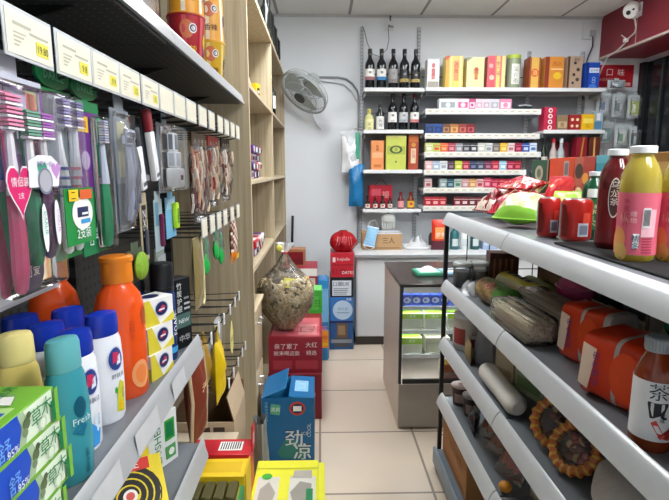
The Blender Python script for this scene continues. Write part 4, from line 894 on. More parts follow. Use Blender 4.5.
# ================================================================ shelving on the back wall
YS, YB = 4.195, 4.438
slot = perforated('#aab0b4', '#3c3f42', .028, (2, 2), .3)
pan = mat('#8a8e92', .5, var=.04)
tL = thing('wall_shelving', 'narrow left bay of white wall shelves holding the bottles', 'shelving', (0, 0, 0))
tR = thing('wall_shelving', 'wide right run of white wall shelves holding cigarettes and gift boxes', 'shelving', (0, 0, 0))
def upright(p, x, za, zb):
    q = B(); q.box(x-.014, x+.014, 4.426, 4.449, za, zb, mat('#b4b9bc', .45))
    z = za+.02
    while z < zb-.02:
        for s in (-.006, .006): q.box(x+s-.002, x+s+.002, 4.4252, 4.4258, z, z+.012, mat('#34373a', .6, var=0))
        z += .028
    q.build('slotted_upright', p)
upright(tL, .352, .76, 2.585); upright(tL, .835, .76, 2.585)
for x, z in ((1.787, 2.40), (2.249, 2.40)): upright(tR, x, .76, z)
def wshelf(p, xa, xb, zd, lip=.03, th=.022):
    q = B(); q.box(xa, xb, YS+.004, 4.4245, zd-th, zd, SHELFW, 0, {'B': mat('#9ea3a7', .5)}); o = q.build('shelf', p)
    q = B(); q.box(xa, xb, YS-.004, YS+.0035, zd-.006-lip+.012, zd+.006, SHELFW, .002, None, 1); q.build('shelf_edge', o)
    for x in (xa+.01, xb-.016):
        q = B(); q.box(x, x+.006, 4.23, 4.424, zd-th-.035, zd-th-.0005, mat('#9a9fa3', .5)); q.build('bracket', o)
    return o
def labels(o, xa, xb, z, seed):
    rn = random.Random(seed); x = xa+.01; k = 0
    q = B()
    while x < xb-.06:
        q.poly([(x, YS-.0072, z-.028), (x+.055, YS-.0072, z-.028), (x+.055, YS-.0072, z+.003), (x, YS-.0072, z+.003)], mat('#e9e6d6', .5))
        q.poly([(x+.008, YS-.0076, z-.016), (x+.04, YS-.0076, z-.016), (x+.04, YS-.0076, z-.01), (x+.008, YS-.0076, z-.01)], mat('#a9a79c', .6)); x += .062
    q.build('price_slips', o)
for z in (2.052, 1.72, 1.396, 1.07): wshelf(tL, .352, .845, z)
b = B(); b.box(.37, .82, 4.441, 4.448, 1.03, 2.03, pan); b.build('back_panel', tL)
b = B(); b.box(.855, 2.30, 4.441, 4.448, 1.02, 2.03, pan); b.build('back_panel', tR)
wshelf(tR, .856, 2.336, 2.057)
for i, (xb, z) in enumerate(((1.815, 1.888), (1.815, 1.692), (1.835, 1.543), (1.72, 1.396), (1.72, 1.247), (1.72, 1.096))):
    o = wshelf(tR, .858, xb, z, .045); labels(o, .858, xb, z, i)
wshelf(tR, 1.845, 2.36, 1.722); wshelf(tR, 1.845, 2.36, 1.40)
for k in range(2):
    b = B(); b.tube([(.40, 4.41, 2.20-.32*k), (.80, 4.41, 2.20-.32*k)], .005, mat('#5c6064', .4), 6); b.build('guard_rail', tL)
b = B(); b.tube([(.86, 4.41, 2.18), (2.2, 4.41, 2.18)], .004, mat('#5c6064', .4), 6); b.build('guard_rail', tR)

# wine and spirits
wine_b = [(.034, 0), (.0365, .004), (.0365, .175), (.034, .195), (.018, .225), (.0145, .24), (.0145, .262)]
wine_c = [(.0152, .2622), (.0158, .264), (.0158, .297), (.013, .2985)]
def wine(label, x, z, lm, lm2, capm, gl='#14171a', h0=.07, h1=.15, s=1.09):
    pb = [(r*s, zz*s) for r, zz in wine_b]; pc = [(r*s, zz*s) for r, zz in wine_c]
    def pr(b_, w_):
        w_.rect(b_, -75, 75, h0*s, h1*s, lm); w_.rect(b_, -75, 75, h0*s, (h0+.3*(h1-h0))*s, lm2, .0014)
        w_.ell(b_, 0, (h0+.68*(h1-h0))*s, .012, .010, mat('#8b8f93', .5), .0018); w_.text(b_, '红酒' if lm is not INK else '干红', 0, (h0+.16*(h1-h0))*s, .012, INK if lm2 is not INK else GOLD, .002)
    return bottle('wine_bottle', label, 'bottle', (x, 4.29, z), pb, mat(gl, .12, coat=.3), pc, capm, 0, group=None, prints=pr, n=18)
zt = 2.0522
wine('wine bottle with white label banded in dull pink, leftmost on the top shelf', .407, zt, PAPER, mat('#a86e78', .5), BLACK)
wine('wine bottle with white label and blue band, second from the left on the top shelf', .503, zt, PAPER, mat('#2f86c4', .4), BLACK)
wine('wine bottle with grey label, middle of the five on the top shelf', .60, zt, mat('#a5a2a0', .5), mat('#8f8a88', .5), BLACK, h0=.05)
wine('black wine bottle with gold patch on a dark label, fourth on the top shelf', .692, zt, mat('#26282a', .4), mat('#b9a25a', .4), BLACK, h0=.055, h1=.14)
wine('black wine bottle with gold patch on a dark label, rightmost on the top shelf', .785, zt, mat('#2c2b26', .4), mat('#c4ac62', .4), mat('#2a2c2e', .4), h0=.055, h1=.13)
zt = 1.7202
bottle('liquor_bottle', 'short pale yellow bottle with cream label, leftmost on the second shelf', 'bottle', (.405, 4.29, zt), [(.036, 0), (.039, .005), (.039, .10), (.03, .125), (.014, .14), (.014, .15)], mat('#cfd08a', .2), [(.016, .1505), (.016, .175), (.012, .18)], mat('#c9b95a', .4), 0, prints=lambda b_, w_: (w_.rect(b_, -70, 70, .012, .095, mat('#e8e4a8', .5)), w_.text(b_, '米酒', 0, .055, .03, mat('#5c5a30', .5), .0014, True)))
bottle('liquor_bottle', 'dark bottle with tall white label, second from the left on the second shelf', 'bottle', (.497, 4.29, zt), [(.032, 0), (.034, .005), (.034, .14), (.016, .175), (.014, .20)], mat('#1a1c1e', .15), [(.016, .2005), (.016, .225), (.012, .228)], DARK, 0, prints=lambda b_, w_: (w_.rect(b_, -70, 70, .015, .12, mat('#e2e2de', .5)), w_.text(b_, '黄酒', 0, .085, .03, INK, .0014, True)))
wine('wine bottle with white label, middle of the second shelf', .60, zt, PAPER, PAPER, mat('#2a2a2c', .4), s=1.02)
wine('wine bottle with silver grey label, second from the right on the second shelf', .692, zt, mat('#c2c6c8', .4), mat('#aeb4b8', .4), BLACK, s=1.02)
wine('wine bottle with white and pink label and red neck, rightmost on the second shelf', .785, zt, PAPER, mat('#d98a8a', .4), mat('#6b2326', .4), s=1.02)
zt = 1.3962
carton('liquor_box', 'orange upright box on the third shelf', 'gift box', (.474, 4.28, zt), 0, (.105, .09, .245), mat('#e8955a', .45), [('F', 'r', .08, .42, .92, .6, mat('#f0b080', .45)), ('F', 'tv', '陈酿', .5, .8, .09, mat('#8c4a24', .5)), ('F', 'r', .2, .1, .8, .2, mat('#c9763c', .5))])
carton('liquor_box', 'broad yellow-green box with dark emblem on the third shelf', 'gift box', (.628, 4.28, zt), 0, (.168, .10, .285), mat('#c3cc5c', .45), [('F', 'r', .05, .46, .95, .7, mat('#a9b24a', .45)), ('F', 'c', .5, .6, .2, mat('#3f5a34', .5), 1.6), ('F', 'c', .5, .6, .13, mat('#c3cc5c', .45), 1.5), ('F', 't', '茶', .5, .6, .12, mat('#2c4426', .5)), ('F', 'c', .5, .25, .05, mat('#6a7a34', .5)), ('F', 'r', .0, .94, 1, 1, mat('#dfe08a', .45))])
carton('liquor_box', 'tall red-brown box with cream label on the third shelf', 'gift box', (.775, 4.28, zt), 0, (.082, .08, .292), mat('#a8452c', .4), [('F', 'r', .25, .2, .75, .62, mat('#d9c6a4', .5)), ('F', 'tv', '白酒', .5, .52, .1, RED), ('F', 'r', 0, .8, 1, 1, mat('#c4682c', .4)), ('F', 'c', .5, .72, .22, GOLD)])
zt = 1.0702
t = thing('gift_bag', 'red gift bag with handles standing behind the small bottles', 'gift bag', (.515, 4.355, zt), 0)
q = B(); q.box(-.10, .10, -.045, .045, 0, .20, mat('#b41c30', .4), .004, None, 1); decor(q, .2, .09, .2, [('F', 'r', .1, .55, .5, .85, mat('#d05060', .4)), ('F', 't', '福', .7, .6, .3, mat('#e8a0a0', .4))]); q.build('bag_body', t)
q = B(); q.tube([(-.05+.1*k/8, -.044, .20+.045*math.sin(PI*k/8)) for k in range(9)], .003, DRED, 6); q.build('bag_handle', t)
sb = [(.020, 0), (.022, .004), (.022, .05), (.010, .075), (.009, .095)]
for i, (x, lb) in enumerate(((.397, 'leftmost'), (.462, 'second'), (.525, 'third'), (.588, 'fourth'))):
    bottle('small_bottle', f'small dark bottle with pale label, {lb} of four in front of the red gift bag', 'bottle', (x, 4.26, zt), sb, mat('#2a1a18', .2), [(.0115, .0952), (.0115, .115)], mat('#8c1f22', .4) if i % 2 else BLACK, n=14, group='small dark bottles by the gift bag', prints=lambda b_, w_: (w_.rect(b_, -60, 60, .012, .045, mat('#d8d0c4', .5)), w_.ell(b_, 0, .03, .008, .009, RED)))
bottle('small_bottle', 'small pink-labelled bottle beside the amber one on the lowest shelf', 'bottle', (.68, 4.26, zt), [(.026, 0), (.028, .004), (.028, .08), (.013, .105), (.012, .118)], mat('#6b2a2a', .2), [(.014, .1182), (.014, .145)], DRED, n=14, prints=lambda b_, w_: w_.rect(b_, -70, 70, .015, .07, mat('#e39a9c', .5)))
bottle('small_bottle', 'amber bottle with yellow label at the right of the lowest shelf', 'bottle', (.765, 4.26, zt), [(.028, 0), (.031, .004), (.031, .08), (.014, .105), (.013, .118)], mat('#7a3a14', .2), [(.015, .1182), (.015, .145)], DRED, n=14, prints=lambda b_, w_: (w_.rect(b_, -70, 70, .015, .07, mat('#e4b93c', .5)), w_.ell(b_, 0, .045, .012, .012, RED)))

# gift boxes along the top right shelf
zt = 2.0572
def gift(label, x0, x1, h, m, ops, d=.10):
    w = (x1-x0)*1.02-.006; carton('gift_box', label, 'gift box', ((x0+x1)/2*1.022, 4.29, zt), 0, (w, d, h), m, ops)
gift('white box with a pink motif, leftmost gift box on the top shelf', .851, .955, .235, mat('#f0efec', .45), [('F', 'r', .06, .05, .94, .25, mat('#a9a396', .5)), ('F', 'c', .5, .78, .2, mat('#d87880', .45), .7), ('F', 'r', .36, .32, .64, .68, mat('#d98a88', .45)), ('F', 'tv', '贡酒', .5, .62, .11, RED)])
gift('yellow striped box with red lettering, second gift box from the left', .997, 1.145, .26, mat('#ead06a', .4), [('F', 'r', 0, 0, .2, 1, mat('#d9a83c', .4)), ('F', 'r', .28, 0, .36, 1, mat('#f4e7a0', .4)), ('F', 'r', .8, 0, .9, 1, mat('#f4e7a0', .4)), ('F', 'p', [(.0, .84), (.3, 1), (.0, 1)], mat('#d8604a', .4)), ('F', 'r', .48, .25, .74, .85, mat('#e8985a', .4)), ('F', 'tv', '酒鬼', .6, .72, .15, RED)])
gift('cream yellow box with a small red figure, third gift box from the left', 1.168, 1.315, .25, mat('#efe0a0', .4), [('F', 'r', .15, 0, .22, 1, mat('#f9f0c8', .4)), ('F', 'p', [(.0, .86), (.35, 1), (.0, 1)], mat('#8f9a6a', .4)), ('F', 'c', .55, .55, .22, mat('#e0b070', .4), .8), ('F', 'c', .55, .62, .12, mat('#b8503c', .4)), ('F', 'r', .46, .3, .64, .56, mat('#c4604c', .4)), ('F', 't', '寿', .55, .42, .14, GOLD)])
gift('red and yellow patterned box, fourth gift box from the left', 1.335, 1.485, .262, mat('#e07a78', .4), [('F', 'r', .0, 0, .42, 1, mat('#d85a64', .4)), ('F', 'r', .5, .0, .7, 1, mat('#ecd27a', .4)), ('F', 'r', .8, 0, 1, 1, mat('#f0e09a', .4)), ('F', 'tv', '金六福', .6, .78, .13, mat('#b03a5a', .4)), ('F', 'c', .2, .7, .12, mat('#f0b0a8', .4)), ('F', 'c', .25, .35, .14, mat('#f0c0b0', .4))])
t = thing('gift_tin', 'round silver-green tin with pale label, fifth on the top shelf', 'gift tin', (1.598, 4.29, zt), 0)
pt = [(.056, 0), (.058, .004), (.058, .24), (.055, .245)]
q = B(); q.lathe(pt, mat('#9ca88c', .3, .3), 24); w = Wrap(pt); w.rect(q, -30, 40, .04, .2, mat('#e8e8dc', .4)); w.text(q, '龙井茶', 4, .16, .04, mat('#4a5c3c', .5), .0014, True); q.build('tin_body', t)
q = B(); q.lathe([(.0585, .2455), (.0585, .272), (.055, .276)], mat('#b9d04a', .35), 24); q.build('tin_lid', t)
gift('brown and gold box with a red seal, sixth on the top shelf', 1.665, 1.772, .252, mat('#a8552c', .4), [('F', 'r', .25, 0, .85, 1, mat('#e0b45a', .35)), ('F', 'c', .55, .52, .32, mat('#d8683c', .4)), ('F', 't', '酒', .55, .52, .15, mat('#f0d080', .4)), ('F', 'r', 0, 0, .12, 1, mat('#6b2f1c', .4))])
gift('wide orange-gold box, seventh on the top shelf', 1.802, 1.962, .258, mat('#d9903c', .4), [('F', 'r', 0, 0, .22, 1, mat('#8c3a28', .4)), ('F', 'c', .66, .42, .18, mat('#e8c030', .4), 1.2), ('F', 'r', .3, .6, .95, .64, mat('#f0c890', .4)), ('F', 't', '西凤', .62, .78, .13, mat('#b85a24', .4))])
gift('beige speckled box, eighth on the top shelf', 1.985, 2.110, .262, mat('#b59c84', .5), [('F', 'r', 0, 0, .14, 1, mat('#5c3a2c', .4)), ('F', 'c', .5, .8, .1, INK), ('F', 'c', .72, .6, .12, mat('#4a3a30', .5)), ('F', 'c', .45, .45, .1, mat('#3c302a', .5)), ('F', 'c', .7, .3, .12, mat('#4f4036', .5)), ('F', 'c', .4, .2, .08, INK), ('F', 't', '普洱', .6, .9, .08, INK)])
gift('blue box with a white band, rightmost box on the top shelf', 2.135, 2.255, .215, mat('#1f50b8', .4), [('F', 'r', .25, .62, .95, .8, mat('#dfe8f4', .4)), ('F', 't', '蓝月亮', .6, .71, .1, BLUE), ('F', 't', '8', .6, .35, .25, mat('#8fb0e8', .4)), ('F', 'r', 0, 0, .2, 1, mat('#16398c', .4)), ('F', 'p', [(.2, .05), (.9, .05), (.7, .2), (.35, .2)], mat('#4f80d8', .4))])

# cigarette cartons, top of the rack
cig_rows = []
def cigrow(x, z, items, row, y=4.245, noun='cigarette pack', name='cigarette_pack', group=None):
    cnt = 0; tot = sum(1 for a in items if a)
    for it in items:
        if it is None: x += .062*1.01; continue
        w, h, nm, m, ops = it; cnt += 1
        carton(name, f'{nm} {noun}, {ordn[cnt-1]} from the left on the {row}', noun, (x+w/2, y, z), 0, (w-.002, .06 if w < .08 else .07, h), m, ops, group or f'{noun}s on the {row}', .0005)
        x += w
def pk(nm, hx, h2, h=.078, w=.0625, txt=None):
    m = mat(hx, .4); m2 = mat(h2, .4)
    return (w, h, nm, m, [('F', 'r', .0, .72, 1, .78, m2), ('F', 'r', .2, .25, .8, .55, m2), ('T', 'r', .1, .1, .9, .9, m2)] + ([('F', 't', txt, .5, .4, .22, m)] if txt else []))
def ct(nm, hx, h2, w, h=.09): return (w, h, nm, mat(hx, .4), [('F', 'r', .1, .2, .9, .7, mat(h2, .4)), ('F', 'c', .5, .45, .22, mat(hx, .4))])
cigrow(.975, 1.8882, [ct('broad white', '#eceff0', '#9aa6a6', .148), ct('pink and white', '#f0d4dc', '#d8608a', .10), ct('magenta', '#c44a78', '#f0c8d8', .055), ct('pale pink', '#e4ccd4', '#c9a8b4', .062), ct('pinkish grey', '#d8cdd2', '#b9a8b0', .062), ct('grey', '#cfcfd4', '#a8a8b0', .075), ct('bright pink', '#e08aa8', '#f4dce4', .10)], 'topmost rack shelf', 4.26, 'cigarette carton', 'cigarette_carton')
t = thing('ashtray_pack', 'dark oval pack lying on the topmost rack shelf right of the cartons', 'packet', (1.69, 4.27, 1.8882), 0)
q = B(); q.ball((0, 0, .028), .085, .05, .028, mat('#3c4044', .4), 16, 8); q.build('pack_body', t)
q = B(); q.tube([(-.05, -.046, .035), (0, -.052, .04), (.05, -.046, .035)], .005, LGREY, 6); q.build('pack_label', t)
cigrow(.868, 1.6922, [ct('dark blue', '#2f4a7c', '#1c2f5c', .072, .085), ct('deep blue', '#2a4f94', '#1d356c', .072, .085), ct('dark brown', '#6b4a38', '#a87c54', .062, .085), ct('orange-brown', '#a8703c', '#d8a868', .072, .085), ct('brick red', '#8c3a34', '#c8685c', .068, .085), ct('dark red', '#7c242c', '#b8545c', .068, .085)], 'second rack shelf', 4.26, 'cigarette carton', 'cigarette_carton')
cigrow(.87, 1.5432, [pk('yellow-green and white', '#c8cf8a', '#f0f0dc'), pk('lime and red', '#b8c860', '#d8503c'), pk('orange-red', '#d8603c', '#f0a870'), pk('dark pink', '#a83c4c', '#d88c94'), pk('grey', '#8c8c90', '#c4c4c8'), pk('charcoal', '#3a3c40', '#a0a4a8'), pk('black and silver', '#2c2e32', '#c8ccd0'), pk('pale grey', '#c0c2b8', '#e8e8e0'), pk('white and grey', '#c8cccc', '#8c9090'), pk('dim grey', '#6c6a68', '#a89c8c'), pk('yellow', '#e0ac28', '#f4dc80'), pk('pinkish white', '#dcc8c8', '#a86c70'), pk('wine red', '#8c1c38', '#d86080'), pk('royal blue', '#28509c', '#c8d4e8'), pk('white and blue', '#d4dce8', '#4878b8')], 'third rack shelf')
cigrow(.872, 1.3962, [pk('pale pink', '#dcb4b4', '#f0dcdc'), pk('blue-grey', '#a4b4c4', '#dce4ec'), pk('white', '#d8dcdc', '#a0a8b0'), pk('dark purple', '#4c3444', '#8c7080'), pk('lime yellow', '#bcc834', '#e8ec90'), pk('crimson', '#a42c40', '#e08090'), pk('dark blue', '#2c3450', '#707898'), pk('slate', '#3c4054', '#9098a8'), pk('plum', '#6c2c48', '#b07088'), pk('red', '#b42438', '#e08088'), pk('light blue', '#8cc0d4', '#d8ecf4'), pk('cherry red', '#a81c3c', '#e08098'), pk('deep red', '#9c1830', '#d86878')], 'fourth rack shelf')
cigrow(.872, 1.2472, [pk('pinkish white', '#d0bcb8', '#a84c50'), None, pk('grey-green', '#8c9c98', '#c8d0cc'), pk('dark teal', '#2c4c5c', '#80a0a8'), pk('pale green', '#b0bcb0', '#4c8068'), pk('dusty pink', '#c09090', '#e0c8c8'), pk('tan', '#c89458', '#e8cca0'), pk('white and red', '#cca8a8', '#b83c48'), pk('rose', '#c44460', '#e8a0b0', .088), pk('crimson', '#b02040', '#e08094'), pk('bright red', '#b82034', '#e88c90'), pk('raspberry', '#a81c48', '#e080a0'), pk('ruby', '#981834', '#d8708c')], 'fifth rack shelf')
cigrow(.875, 1.0962, [pk('bright red', '#b42030', '#e8a0a0'), pk('scarlet', '#b82430', '#ecacac'), pk('rosy red', '#a8202c', '#e49898'), None, pk('maroon and white', '#7c2028', '#e0c8c8'), pk('dark red and white', '#702028', '#dcc4c4'), pk('brown and white', '#68282c', '#d8c8c8'), pk('wine', '#601c24', '#c8a0a0')], 'lowest rack shelf')
# right part of the wall shelves
zt = 1.7222
def misc(label, x, w, h, m, ops, z=zt, name='small_box', cat='box', y=4.27, d=.1):
    carton(name, label, cat, (x, y, z), 0, (w, d, h), m, ops)
misc('tall red box with white rings at the left of the right-hand shelf', 1.905, .10, .19, mat('#c02848', .4), [('F', 'c', .5, .14+.24*k, .18, PAPER) for k in range(4)] + [('F', 'c', .5, .14+.24*k, .1, mat('#c02848', .4)) for k in range(4)])
misc('brown and tan box between the two red boxes on the right-hand shelf', 2.01, .092, .125, mat('#8c7458', .5), [('F', 'r', .1, .2, .9, .6, mat('#c4a880', .5)), ('F', 't', '膏', .5, .4, .3, BROWN)])
misc('dark red box with cream dots on the right-hand shelf', 2.115, .10, .13, mat('#a02428', .4), [('F', 'c', .28, .7, .12, CREAM), ('F', 'c', .7, .7, .12, CREAM), ('F', 'c', .28, .3, .12, CREAM), ('F', 'c', .7, .3, .12, CREAM)])
misc('bright yellow box on the right-hand shelf', 2.225, .105, .135, mat('#e8b820', .4), [('F', 'r', .1, .45, .9, .75, mat('#f4d860', .4)), ('F', 't', '贴', .5, .3, .25, mat('#b87c10', .4))])
misc('pale blue card pack at the right end of the right-hand shelf', 2.325, .075, .16, mat('#a8bccc', .4), [('F', 'r', .1, .1, .9, .5, mat('#5c8cb0', .4)), ('F', 'r', .3, .55, .7, .9, WHITE)], d=.05)
zt2 = 1.4002
misc('dark red upright box with gold stripe on the lower right-hand shelf', 2.19, .09, .27, mat('#8c1c2c', .4), [('F', 'p', [(.3, 0), (.45, 0), (.7, 1), (.55, 1)], GOLD)], zt2)
misc('brown upright box next to the gold-striped one on the lower right-hand shelf', 2.30, .09, .27, mat('#5c2a20', .4), [('F', 'p', [(.4, 0), (.6, 0), (.5, 1), (.35, 1)], mat('#d8a860', .4))], zt2)
misc('wine red wide box standing at the back of the lower right-hand shelf', 2.07, .12, .24, mat('#6c1828', .4), [('F', 'r', .1, .2, .9, .8, mat('#7c2434', .4))], zt2, y=4.36, d=.08)
for (x, lb, c, cc) in ((1.885, 'dark green wine bottle at the left of the lower right-hand shelf', '#18261c', BLACK), (1.965, 'slim clear bottle with red cap on the lower right-hand shelf', '#b8a8a4', RED), (2.03, 'slim clear bottle with white cap on the lower right-hand shelf', '#a8b4b4', WHITE)):
    bottle('spirit_bottle', lb, 'bottle', (x, 4.255, zt2), [(.028, 0), (.030, .005), (.030, .15), (.013, .19), (.012, .225)], mat(c, .15), [(.0145, .2252), (.0145, .262)], cc, n=16, prints=lambda b_, w_: w_.rect(b_, -60, 60, .03, .11, mat('#c8c4b8', .5)))
# wire grid with blister packs at the right end
t = thing('wire_display_grid', 'wire grid hung on the wall under the red poster holding blister packs', 'wire grid', (2.60, 4.40, 1.50))
q = B()
for k in range(6): q.tube([(-.20+.08*k, 0, 0), (-.20+.08*k, 0, .58)], .0025, mat('#c8cccc', .3, .5), 6)
for k in range(8): q.tube([(-.20, .004, .01+.08*k), (.20, .004, .01+.08*k)], .0025, mat('#c8cccc', .3, .5), 6)
q.build('wire_mesh', t)
for k in range(3):
    q = B(); q.box(-.15+.14*k, -.138+.14*k, .0045, .049, .52, .53, CHROME); q.build('wall_clip', t)
packs = [('white and blue', '#dfe6ec', '#3f78b0'), ('grey', '#aab2b4', '#4a5a60'), ('lime green', '#b4c83c', '#e8f0b0'), ('teal', '#5c9898', '#d8e8e8'), ('white and green', '#d8e4dc', '#4c9460'), ('dark', '#4c5458', '#a0b0b4'), ('pale blue', '#a8c8d8', '#f0f4f8')]
spots_p = [(2.42, 1.86, .12), (2.55, 1.85, .11), (2.69, 1.84, .12), (2.46, 1.62, .12), (2.60, 1.60, .12), (2.72, 1.58, .10), (2.50, 2.075, .15)]
for (nm, c1, c2), (x, z, w_) in zip(packs, spots_p):
    h = .19 if z < 1.95 else .075
    y = 4.355 if z < 1.95 else 4.33
    if z < 1.7: h = .18
    t = thing('blister_pack', f'{nm} blister pack hanging on the wire grid under the red poster', 'blister pack', (x, y, z), 0, 'blister packs on the wire grid')
    cardback(t, w_, h, mat('#c4ced0', .4), [('F', 'r', .15, .15, .85, .75, mat(c1, .4)), ('F', 'r', .3, .25, .6, .6, mat(c2, .4))], tab=.015)
    q = B(); q.pouch(w_*.85, h*.8, .04, film('#f4f8fa', .10, .08, .4), None, 8, 8, .05, .03, 3); o = q.build('clear_blister', t); o.location = (0, -.021, h*.08)
    q = B(); q.tube([(0, -.02, h+.01), (0, .043, h+.01)], .002, CHROME, 6); q.build('wire_prong', t)
# poster
po = mat('#b0202c', .4)
carton('red_poster', 'red poster with white lettering on the back wall under the maroon housing', 'poster', (2.50, 4.4465, 2.11), 0, (.42, .004, .185), po, [('F', 't', '三', .2, .66, .32, mat('#f0d8d4', .5)), ('F', 't', '口', .5, .66, .3, mat('#f0d8d4', .5)), ('F', 't', '味', .74, .66, .32, mat('#f0d8d4', .5)), ('F', 't', '烟酒饮料副食百货', .36, .34, .12, mat('#e8b8b4', .5)), ('F', 'r', .7, .06, .95, .2, mat('#e8b8b4', .5)), ('F', 't', '服务站', .82, .13, .1, po)], None, 0)
# sockets, cables
t = thing('wall_socket', 'white wall socket high on the back wall above the wine bottles', 'socket', (.585, 4.449, 2.60))
q = B(); q.box(-.04, .04, -.022, 0, -.045, .045, mat('#d8dcdc', .4), .008); q.build('socket_plate', t)
q = B(); q.tube([(-.01, -.0225, -.005), (-.01, -.05, -.012), (.0, -.055, -.02), (.02, -.05, -.02), (.02, -.03, -.015)], .009, GREY, 8); q.build('plug', t)
q = B(); q.tube([(0, -.045, .03), (0, -.03, .07), (.01, -.012, .07)], .006, DARK, 6); q.build('hook', t)
solo(B().tube([(.565, 4.39, 2.575), (.575, 4.395, 2.48), (.56, 4.40, 2.40), (.50, 4.395, 2.34), (.44, 4.40, 2.36), (.395, 4.41, 2.45), (.37, 4.415, 2.55), (.352, 4.412, 2.585)], .0035, mat('#6c7074', .4), 6), 'socket_cable', 'thin grey cable looping from the wall socket to the left upright', 'cable')
t = thing('wall_socket', 'double white wall socket by the maroon housing in the right corner', 'socket', (2.29, 4.449, 2.57))
q = B(); q.box(-.06, .06, -.02, 0, -.07, .07, mat('#d3d8da', .4), .006); q.build('socket_plate', t)
q = B(); q.box(.0, .045, -.042, -.0205, -.05, .0, mat('#b8bcbe', .4), .005); q.build('plug', t)
solo(B().tube([(2.315, 4.42, 2.52), (2.32, 4.42, 2.44), (2.29, 4.42, 2.36), (2.275, 4.42, 2.30), (2.28, 4.42, 2.2), (2.27, 4.425, 2.0)], .006, mat('#2c2e30', .4), 6), 'socket_cable', 'dark cable hanging from the double socket in the right corner', 'cable')
solo(B().tube([(-.29, 4.435, 2.16), (-.15, 4.435, 2.178), (.0, 4.435, 2.18), (.15, 4.435, 2.178), (.22, 4.435, 2.165), (.27, 4.435, 2.13), (.315, 4.435, 2.07), (.325, 4.435, 2.02), (.328, 4.435, 1.85), (.328, 4.435, 1.4), (.328, 4.435, .76)], .009, mat('#8e9396', .4), 8), 'wall_cable', 'thick grey cable curving along the back wall above the fan', 'cable')
solo(B().tube([(-.20, 4.43, 2.15), (0, 4.43, 2.145), (.12, 4.43, 2.135), (.2, 4.43, 2.12), (.27, 4.43, 2.06), (.31, 4.43, 1.98)], .005, mat('#b4b8ba', .4), 6), 'wall_cable', 'thin pale cable just beneath the thick grey cable on the back wall', 'cable')
# wall fan
t = thing('wall_fan', 'grey wall fan tilted downward high on the back wall by the wooden unit', 'fan', (-.135, 4.13, 2.005))
nrm = Vector((-.50, -.46, -.73)).normalized(); rot = nrm.to_track_quat('Z', 'Y').to_matrix().to_4x4()
FM = mat('#aab1b0', .35, .1)
def fanpart(q, name, par): q.bm.transform(rot); return q.build(name, par)
q = B(); RR = .205
for r, z in ((RR, 0), (RR*.985, .012), (RR*.7, .045), (RR*.4, .06)): q.tube([(r*math.cos(k*PI/18), r*math.sin(k*PI/18), z) for k in range(36)], .0035 if r < .2 else .006, FM, 6, True)
for k in range(44):
    a = k*2*PI/44; q.tube([(r*math.cos(a), r*math.sin(a), z) for r, z in ((.05, .062), (.1, .058), (.15, .045), (.19, .02), (RR, 0))], .0014, FM, 4)
fanpart(q, 'front_grille', t)
q = B()
for r, z in ((RR*.97, -.04), (RR*.6, -.07)): q.tube([(r*math.cos(k*PI/18), r*math.sin(k*PI/18), z) for k in range(36)], .003, FM, 6, True)
for k in range(44):
    a = k*2*PI/44; q.tube([(r*math.cos(a), r*math.sin(a), z) for r, z in ((.05, -.075), (.12, -.07), (.18, -.045), (RR, -.005))], .0014, FM, 4)
fanpart(q, 'rear_grille', t)
for k in range(3):
    q = B(); a0 = k*2*PI/3
    q.grid(lambda u, v: ((.03+.15*v)*math.cos(a0+(u-.5)*(1.5-.3*v)), (.03+.15*v)*math.sin(a0+(u-.5)*(1.5-.3*v)), -.012+.03*(u-.5)), 8, 6, mat('#b4c0ba', .25)); fanpart(q, 'fan_blade', t)
q = B(); q.lathe([(.045, .052), (.048, .056), (.048, .066), (.03, .070)], mat('#4c5457', .4), 20); q.lathe([(.022, -.02), (.022, .03)], FM, 12); fanpart(q, 'hub', t)
q = B(); q.lathe([(.05, -.078), (.062, -.09), (.062, -.16), (.045, -.185)], mat('#a3a9a8', .35), 20); fanpart(q, 'motor_housing', t)
p0 = rot @ Vector((0, 0, -.15)); q = B(); q.tube([p0, p0+Vector((.01, .06, .02)), Vector((.065, .31, .085))], .014, FM, 8); q.build('wall_arm', t)
q = B(); q.box(.025, .105, .305, .319, .025, .145, FM, .006); q.build('wall_bracket', t)
q = B(); q.tube([Vector((.05, .30, .01)), (.06, .30, -.12), (.10, .31, -.22), (.14, .31, -.26)], .004, mat('#c4c8c8', .4), 6); q.build('pull_cord', t)
# camera on the maroon housing
t = thing('security_camera', 'white security camera mounted on the maroon housing', 'security camera', (2.398, 3.94, 2.585))
CQ = Matrix.Translation((-.062, -.02, .0)) @ Vector((-.62, -.66, -.42)).normalized().to_track_quat('Z', 'Y').to_matrix().to_4x4()
q = B(); q.M = CQ; q.lathe([(.022, -.07), (.046, -.055), (.056, -.02), (.056, .03), (.050, .055), (.044, .06)], mat('#eef0f0', .3), 24); q.build('camera_housing', t)
q = B(); q.box(-.012, 0, -.05, .05, -.05, .05, mat('#dfe2e3', .4), .004); q.build('mount_plate', t)
q = B(); q.M = CQ; q.ball((-.012, -.006, .061), .016, .016, .005, INK, 12, 6); q.ball((.022, .012, .061), .008, .008, .004, INK, 8, 6); q.build('lens', t)
solo(B().tube([(2.36, 3.92, 2.53), (2.385, 3.93, 2.46), (2.39, 3.95, 2.43), (2.39, 4.02, 2.41), (2.39, 4.07, 2.38), (2.385, 4.16, 2.345), (2.384, 4.28, 2.33), (2.384, 4.36, 2.25), (2.37, 4.40, 2.15), (2.365, 4.41, 2.07)], .006, mat('#cfc4c4', .4), 6), 'camera_cable', 'white cable running from the security camera down the maroon housing', 'cable')
